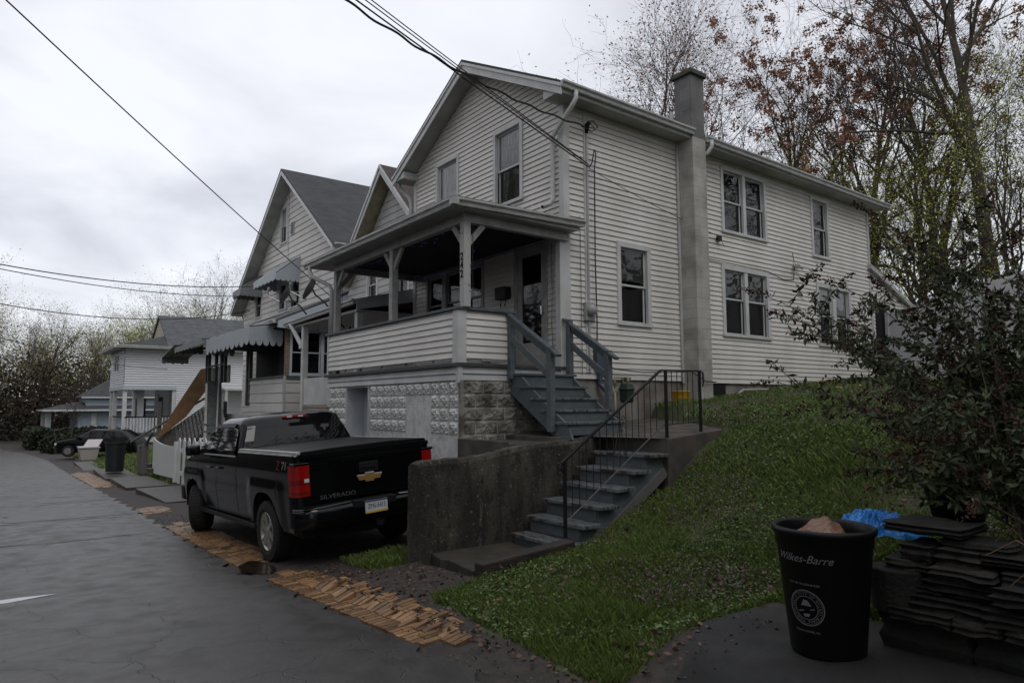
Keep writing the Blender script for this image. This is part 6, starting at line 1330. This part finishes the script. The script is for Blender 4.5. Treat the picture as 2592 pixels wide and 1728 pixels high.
x2, y2 = scatter(80000, -8.7, 1.5, 7.5, 19.5, 1.3); h2 = .05+.05*np.clip(patchy(x2, y2, .8), 0, 1)
x3, y3 = scatter(4000, -8.5, -7.58, 3.6, 4.55); x4, y4 = scatter(16000, -50, -24, 3.9, 9)
x = np.concatenate([x1, x2, x3, x4]); y = np.concatenate([y1, y2, y3, y4]); h = np.concatenate([h1, h2, np.full(len(x3), .08), np.full(len(x4), .09)]); w_ = np.concatenate([np.full(len(x1), .006), np.full(len(x2), .012), np.full(len(x3), .008), np.full(len(x4), .05)])
V, F = blades(x, y, h, w_, .9); o = npmesh('grass', V, F, 'grass'); kind(o, 'stuff')
def clumps(name, mat, n, area, size, thr, s, ph, zr=.05, flat=.75):
    x, y = scatter(n, *area, 1.15); k = patchy(x, y, s, ph) > thr; x, y = x[k], y[k]; C_ = np.stack([x, y, gz(x, y)+r_.uniform(.0, zr, len(x))], 1); V, F = leafquads(C_, size, r_, .85, 0, flat); o = npmesh(name, V, F, mat); return kind(o, 'stuff')
clumps('clover', 'clover', 60000, (-7.3, -1.9, 3.1, 10), .026, .42, 1.1, 2, .06)
clumps('purple_weeds', 'nettle', 60000, (-7.0, 0, 4.3, 16), .024, .60, 1.0, 4, .11, .3)
clumps('weeds', 'clover', 26000, (-8.5, 1, 8, 18), .035, .35, .7, 1, .09, .4)
clumps('lawn_leaves', 'dry_leaf', 2600, (-7.2, -2, 3.35, 8), .05, .3, 1, 1, .04)
# dandelions and white blossoms
def flowers(name, mat, pts, s, lab, grp):
    for k, (x, y) in enumerate(pts):
        z = float(gz(x, y)); m = MB(); m.tube([(x, y, z), (x+.01, y, z+.09)], .003, 3); m.mi = 1; m.lathe([(0, .085), (s, .10), (s*.8, .115), (0, .12)], (x+.01, y, z), 8); o = m.build(name, ['clover', mat]); tag(o, lab, 'flower', grp)
flowers('dandelion', 'dandelion', [(-7.6+.35*cos(i*2.4)*i*.25, 14.6+.2*sin(i*1.7)*i*.3) for i in range(9)], .03, 'yellow dandelion in the grass below the rear windows of the white house', 'yellow dandelions below the rear windows')
# dead leaves and litter on the soil
x = r_.uniform(-8.4, -2.6, 1500); y = 3.0+1.5*r_.uniform(0, 1, 1500)**1.2; k = ~inlawn(x, y) & ((x > -7.2) | (y < 3.6)); x, y = x[k], y[k]; C_ = np.stack([x, y, gz(x, y)+.012], 1); V, F = leafquads(C_, .045, r_, .7, 0, .9); o = npmesh('dead_leaves', V, F, 'dry_leaf'); kind(o, 'stuff')
x = r_.uniform(-16, -2.6, 2600); y = edge(x)+.05+r_.uniform(0, 1, 2600)**1.5*2.2; C_ = np.stack([x, y, gz(x, y)+.015], 1); V, F = leafquads(C_, .02, r_, .9, 0, .6); o = npmesh('gravel', V, F, 'slab'); kind(o, 'stuff')

# ---------------------------------------------------------------- trash can with lettering, carton, blue bag
CX, CY, CZ = -2.17, 3.93, .575
def cr(z): return .20+(.268-.20)*(z/.71)
TC = thing('trash_can', (CX, CY, CZ), 'open black trash can with pale script lettering and round seal beside the stone wall', 'trash can')
m = MB(); m.lathe([(0, .0), (.195, 0), (.202, .02), (cr(.6), .60), (.262, .61), (.268, .66), (.285, .685), (.287, .705), (.27, .715), (.255, .70), (.25, .66), (cr(.3)-.012, .3), (.19, .03), (0, .03)], (CX, CY, CZ), 56); m.build('can_body', 'can_black', TC, smooth=True)
AZC = math.atan2(-CY, -CX)
def wrap(V_, th0, z0, scale=1, tilt=0):      # flat lettering laid round the can
    out_ = []
    for v in V_:
        z = z0+v[1]*scale; rr = cr(z)+.0035+abs(v[2])*.3; th = AZC+th0+v[0]*scale/cr(z); out_.append((CX+rr*cos(th), CY+rr*sin(th), CZ+z))
    return out_
V_, F_ = text_mesh('Wilkes-Barre', .062, .0, .45); m = MB(); m.add(wrap(V_, -.50, .555), F_); m.build('lettering', 'grey_letter', TC)
for z0, s_ in ((.415, 'CITY OF WILKES-BARRE'), (.155, 'WILKES-BARRE, PA')):
    V_, F_ = text_mesh(s_, .017, .0); m = MB(); m.add(wrap(V_, -.50, z0), F_); m.build('lettering', 'grey_letter', TC)
m = MB()
def ring2(r0, r1, n=48):
    V_ = []; 
    for a in np.linspace(0, 2*pi, n+1): V_ += [(r0*cos(a), r0*sin(a), 0), (r1*cos(a), r1*sin(a), 0)]
    return V_, [(2*i, 2*i+1, 2*i+3, 2*i+2) for i in range(n)]
for a, b in ((.094, .099), (.062, .065), (.087, .089)):
    V_, F_ = ring2(a, b); m.add(wrap(V_, -.47, .285), F_)
sealtxt = 'CITY OF WILKES-BARRE PENNSYLVANIA '
for k, c_ in enumerate(sealtxt):
    if c_ == ' ': continue
    V_, F_ = text_mesh(c_, .019, 0); a = pi/2+.5-k*2*pi/len(sealtxt); V2 = [(v[0]*cos(a-pi/2)-v[1]*sin(a-pi/2)+.075*cos(a), v[0]*sin(a-pi/2)+v[1]*cos(a-pi/2)+.075*sin(a), 0) for v in V_]; m.add(wrap(V2, -.47, .285), F_)
for p in ([(-.045, -.02), (.045, .0), (.045, -.006), (-.045, -.026)], [(-.03, .01), (-.012, .045), (.012, .04), (.03, .012)], [(-.02, -.035), (.02, -.03), (.012, -.048), (-.012, -.05)]):
    m.add(wrap([(q[0], q[1], 0) for q in p], -.47, .285), [(0, 1, 2, 3)])
m.build('seal', 'grey_letter', TC)
m = MB(); P = []
for u in np.linspace(0, 1, 12):
    P.append([(CX-.02+(.15)*(2*v-1)*(1-.25*u)+.03*sin(u*5), CY+.02+(.17)*(2*u-1), CZ+.635+.12*sin(pi*u)**.6*sin(pi*min(max(v, .02), .98))**.5+.008*sin(v*17+u*9)) for v in np.linspace(0, 1, 14)])
m.grid(P); o = m.build('carton', 'carton'); tag(o, 'crumpled brown cardboard in clear film inside the black trash can', 'cardboard')
m = MB(); r = random.Random(6)
for k in range(10):
    a, b = r.random(), r.random(); x, y = CX-.14+.26*a, CY-.12+.22*b; z = CZ+.63+.09*sin(pi*b)*sin(pi*a); m.tube([(x, y, z+.01), (x+r.uniform(-.03, .03), y+r.uniform(-.03, .03), z+.015)], .003, 4)
ORG['carton'] = A(0, 0, 0); m.build('film_edge', 'film', o)
m = MB(); P = []; n_ = 110      # blue bag: creases run out from the gathered middle
for i in range(20):
    f = i/19; row = []
    for j in range(n_+1):
        a = j*2*pi/n_; rr = .27*f**.75*(1+.14*sin(a*3+1)+.06*sin(a*11+2)); fold = abs(sin(a*7.5+1.2*sin(f*5)))**.6*.05+.022*abs(sin(a*17+f*7)); z = .12*(1-f**1.4)+fold*f**.5*(1.15-f)*1.6+.015*sin(f*23+a*2)
        row.append((-2.42+rr*cos(a)*1.15, 5.08+rr*sin(a)*.9, 1.07+max(z, 0)))
    P.append([tuple(q) for q in row[:-1]]+[row[0]])
m.grid(P); o = m.build('plastic_bag', 'blue_bag'); tag(o, 'crumpled bright blue plastic bag behind the black trash can', 'plastic bag')
m = MB(); m.lathe([(0, 0), (.16, 0), (.21, .22), (.23, .24), (.23, .27), (.2, .27), (.18, .2), (0, .18)], (-2.05, 5.55, 1.17), 24); o = m.build('plant_pot', 'can_black', smooth=True); tag(o, 'black plastic plant pot under the bush behind the blue bag', 'plant pot')
# dry stone wall with old concrete blocks below
SW = thing('stone_wall', (-1.2, 4.45, .5), 'dark dry stone wall stacked on old concrete blocks at the right of the picture', 'stone wall')
r = random.Random(12); m = MB(); m2 = MB()
def rock_(m, c, s, r):
    bm = bmesh.new(); bmesh.ops.create_cube(bm, size=1); bmesh.ops.subdivide_edges(bm, edges=bm.edges[:], cuts=3, use_grid_fill=True)
    sd_ = r.random()*50
    vs = []
    for v in bm.verts:
        p = A(*v.co)*2; l = np.linalg.norm(p); p = p*(1-.14*max(0, l-1.15)); q = p*A(*s)/2*(1+.16*sin(p[0]*3+sd_)*sin(p[1]*4+sd_*2)+.12*sin(p[2]*7+sd_)+.08*sin(p[0]*8+sd_*3)); vs.append(tuple(q+A(*c)))
    m.add(vs, [tuple(v.index for v in f.verts) for f in bm.faces]); bm.free()
zt = lambda x: float(np.interp(x, [-2.1, -1.75, -1.35, -1.0, -.3, 2], [1.18, 1.20, 1.10, 1.0, .98, 1.0]))
z = .78
while z < 1.22:
    hh = r.uniform(.035, .10); x = -1.98+r.uniform(0, .1)
    while x < 2.2:
        w2 = r.uniform(.10, .40)
        if z+hh < zt(x+w2/2)+.03: rock_(m, (x+w2/2, 4.36+r.uniform(-.08, .06)+(z-.78)*.15, z+hh/2), (w2, .30, hh*.96), r)
        x += w2+.012
    z += hh*.93
for (x, w2, d) in ((-1.80, .42, .40), (-1.35, .5, .35), (-1.55, .35, .3)): rock_(m, (x, 4.50, zt(x)+.05+.02*(x < -1.6)), (w2, d, .05), r)
m.build('stones', 'stone', SW, bevel=.004)
for row, (z0, z1, y, ph) in enumerate(((.30, .52, 4.24, 0), (.525, .775, 4.30, .25))):
    x = -1.95-ph*.3
    while x < 2.4: w2 = r.uniform(.42, .62); rock_(m2, (x+w2/2, y+.10+r.uniform(-.015, .015), (z0+z1)/2+base(x)*.12-.03), (w2-.012, .30, z1-z0-.012), random.Random(1)); x += w2
m2.build('blocks', 'old_block', SW)
m = MB(); m.tube([(-1.62, 4.16, .78), (-1.62, 4.16, 1.0)], .14, 20) if 0 else m.lathe([(0, 0), (.14, 0), (.15, .2), (.15, .24), (0, .24)], (-1.93, 4.30, .80), 24); o = m.build('round_stone', 'old_block', bevel=.01); tag(o, 'round dark block standing in the left end of the dry stone wall', 'block')
m = MB(); m.lathe([(0, 0), (.035, 0), (.04, .02), (.03, .045), (0, .05)], (-2.12, 3.18, .50), 10); o = m.build('yellow_stone', 'terracotta', smooth=True); tag(o, 'small orange stone on the asphalt in front of the trash can', 'stone')
# litter of dead canes over the stones
m = MB(); r = random.Random(3)
for k in range(70):
    x = r.uniform(-1.5, .8); y = r.uniform(4.2, 5.0); z = zt(x)+r.uniform(0, .10); a = r.uniform(0, 6.3); l = r.uniform(.2, .6); m.tube([(x, y, z), (x+cos(a)*l*.5, y+sin(a)*l*.3, z+r.uniform(.02, .2)), (x+cos(a)*l, y+sin(a)*l*.5, z+r.uniform(-.15, .15))], .003, 3)
kind(m.build('dead_canes', 'plywood'), 'stuff')
C_ = np.stack([r_.uniform(-1.9, 1.5, 900), r_.uniform(4.45, 5.6, 900), np.zeros(900)], 1); C_[:, 2] = np.array([zt(a) for a in C_[:, 0]])+.02+.05*r_.uniform(0, 1, 900); V, F = leafquads(C_, .035, r_, .6, 0, .6); kind(npmesh('leaf_litter', V, F, 'dry_leaf'), 'stuff')
# ---------------------------------------------------------------- overhead cables
def cable(pts, sag, rad, label, twist=0, grp=None, n=40):
    a, b = A(*pts[0]), A(*pts[1]); P = []
    for t in np.linspace(0, 1, n):
        p = a+(b-a)*t+A(0, 0, -4*sag*t*(1-t))
        if twist: p = p+A(.012*cos(t*twist), .012*sin(t*twist), .012*sin(t*twist))
        P.append(p)
    m = MB(); m.tube(P, rad, 5); o = m.build('cable', 'cable'); return tag(o, label, 'cable', grp)
UP = thing('utility_pole', (-6.5, -2.9, .1), 'utility pole across the road carrying the cables of the white house', 'utility pole'); m = MB(); m.tube([(-6.5, -2.9, 0), (-6.5, -2.9, 9.2)], [.16, .11], 12); m.build('pole', 'timber', UP); m = MB(); m.box(-7.4, -5.6, -2.95, -2.85, 8.6, 8.7); m.build('crossarm', 'timber', UP)
UQ = thing('utility_pole', (-23, -3.7, -.6), 'utility pole across the road further down, facing the house with awnings', 'utility pole'); m = MB(); m.tube([(-23, -3.7, -.6), (-23, -3.7, 8.6)], [.16, .11], 12); m.build('pole', 'timber', UQ); m = MB(); m.box(-23.9, -22.1, -3.75, -3.65, 7.9, 8.0); m.build('crossarm', 'timber', UQ)
def through(end, px, k): return tuple(A(*end)+(A(*px)-A(*end))*k)
e1 = (-8.62, 8.28, 6.20); e0 = (-8.62, 8.10, 6.93)
cable([through(e1, (-7.55, 3.27, 7.05), 2.2), e1], .05, .011, 'lowest of the three straight cables running to the corner of the white house')
cable([through(e1, (-7.58, 3.34, 7.11), 2.2), (-8.62, 8.28, 6.235)], .04, .008, 'middle one of the three straight cables running to the corner of the white house')
cable([through(e1, (-7.62, 3.42, 7.16), 2.2), (-8.62, 8.24, 6.26)], .03, .008, 'upper one of the three straight cables running to the corner of the white house')
cable([(-8.62, 8.28, 6.18), (-8.66, 12.12, 5.50)], .06, .006, 'thin wire from the front corner across the side wall to a bracket by the chimney')
cable([through(e0, (-7.55, 3.85, 7.35), 2.3), e0], .62, .016, 'thick black twisted service cable sagging to the weather head under the eave', 90, n=120)
m = MB(); m.tube([(-8.62, 8.10, 6.93), (-8.60, 8.35, 6.86), (-8.60, 8.5, 6.98), (-8.62, 8.4, 7.08), (-8.66, 8.3, 7.05)], .010, 5); m.tube([(-8.62, 8.12, 6.90), (-8.58, 8.4, 6.93), (-8.62, 8.33, 7.02)], .008, 5); tag(m.build('cable_loop', 'cable'), 'loop of black cable hanging at the weather head under the eave', 'cable')
m = MB(); m.tube([(-8.63, 8.30, 6.2), (-8.62, 8.36, 6.3), (-8.62, 8.42, 6.55), (-8.62, 8.46, 6.5), (-8.62, 8.42, 6.2), (-8.64, 8.43, 5.6), (-8.66, 8.44, 4.6), (-8.66, 8.46, 3.4), (-8.66, 8.45, 2.95)], .012, 5); tag(m.build('drop_cable', 'cable'), 'black cable looping and dropping down the side wall beside the vertical trim', 'cable')
m = MB(); m.tube([(-8.70, 8.12, 5.3), (-8.70, 8.13, 2.5)], .007, 4); tag(m.build('drop_cable', 'cable'), 'thin grey wire running straight down beside the front corner board', 'cable')
m = MB(); m.tube([(-8.66, 8.46, 2.75), (-8.66, 8.9, 2.62), (-8.66, 9.6, 2.58), (-8.66, 10.4, 2.60), (-8.5, 10.8, 2.62), (-8.3, 10.84, 2.5), (-8.29, 11.0, 2.42), (-8.29, 11.3, 2.42), (-8.66, 11.35, 2.42)], .010, 5); tag(m.build('low_cable', 'cable'), 'black cable strung low along the bottom of the siding and round the chimney', 'cable')
m = MB(); m.box(-8.72, -8.66, 12.05, 12.17, 5.42, 5.52); m.tube([(-8.68, 12.15, 5.45), (-8.66, 12.25, 5.3)], .008, 4); tag(m.build('wire_bracket', 'cable'), 'small wire bracket on the siding right of the chimney', 'bracket')
pA = (-6.5, -2.9, 7.5)
cable([pA, (-18.56, 8.43, 4.5)], .12, .010, 'single straight cable crossing the sky down to the satellite dishes')
cable([(-23.2, -3.6, 6.45), (-30.4, 9.25, 7.25)], .55, .018, 'upper one of the paired slack cables from the left edge to the house with awnings')
cable([(-23.2, -3.6, 6.40), (-31.6, 9.25, 6.95)], .50, .015, 'lower one of the paired slack cables from the left edge to the house with awnings')
cable([(-23.2, -3.6, 5.6), (-31.8, 9.2, 6.3)], .85, .016, 'middle slack cable from the left edge passing the tops of the far trees')
cable([(-23.2, -3.6, 5.2), (-48.7, 9.0, 4.4)], .55, .016, 'lowest slack cable sloping from the left edge to the far pale house')
m = MB()     # antenna frame on the roof edge behind the porch gutter
for a, b in (((-15.2, 7.0, 5.2), (-14.2, 7.0, 5.62)), ((-14.9, 7.2, 5.2), (-14.0, 7.2, 5.55)), ((-14.8, 7.0, 5.3), (-14.4, 7.2, 5.6)), ((-14.5, 7.0, 5.6), (-14.9, 7.2, 5.25)), ((-14.2, 7.0, 5.62), (-13.9, 7.2, 5.55))): m.tube([a, b], .015, 5)
tag(m.build('ladder_rack', 'steel'), 'metal frame lying at the left end of the porch roof', 'metal frame')
print('objects', len(bpy.data.objects))
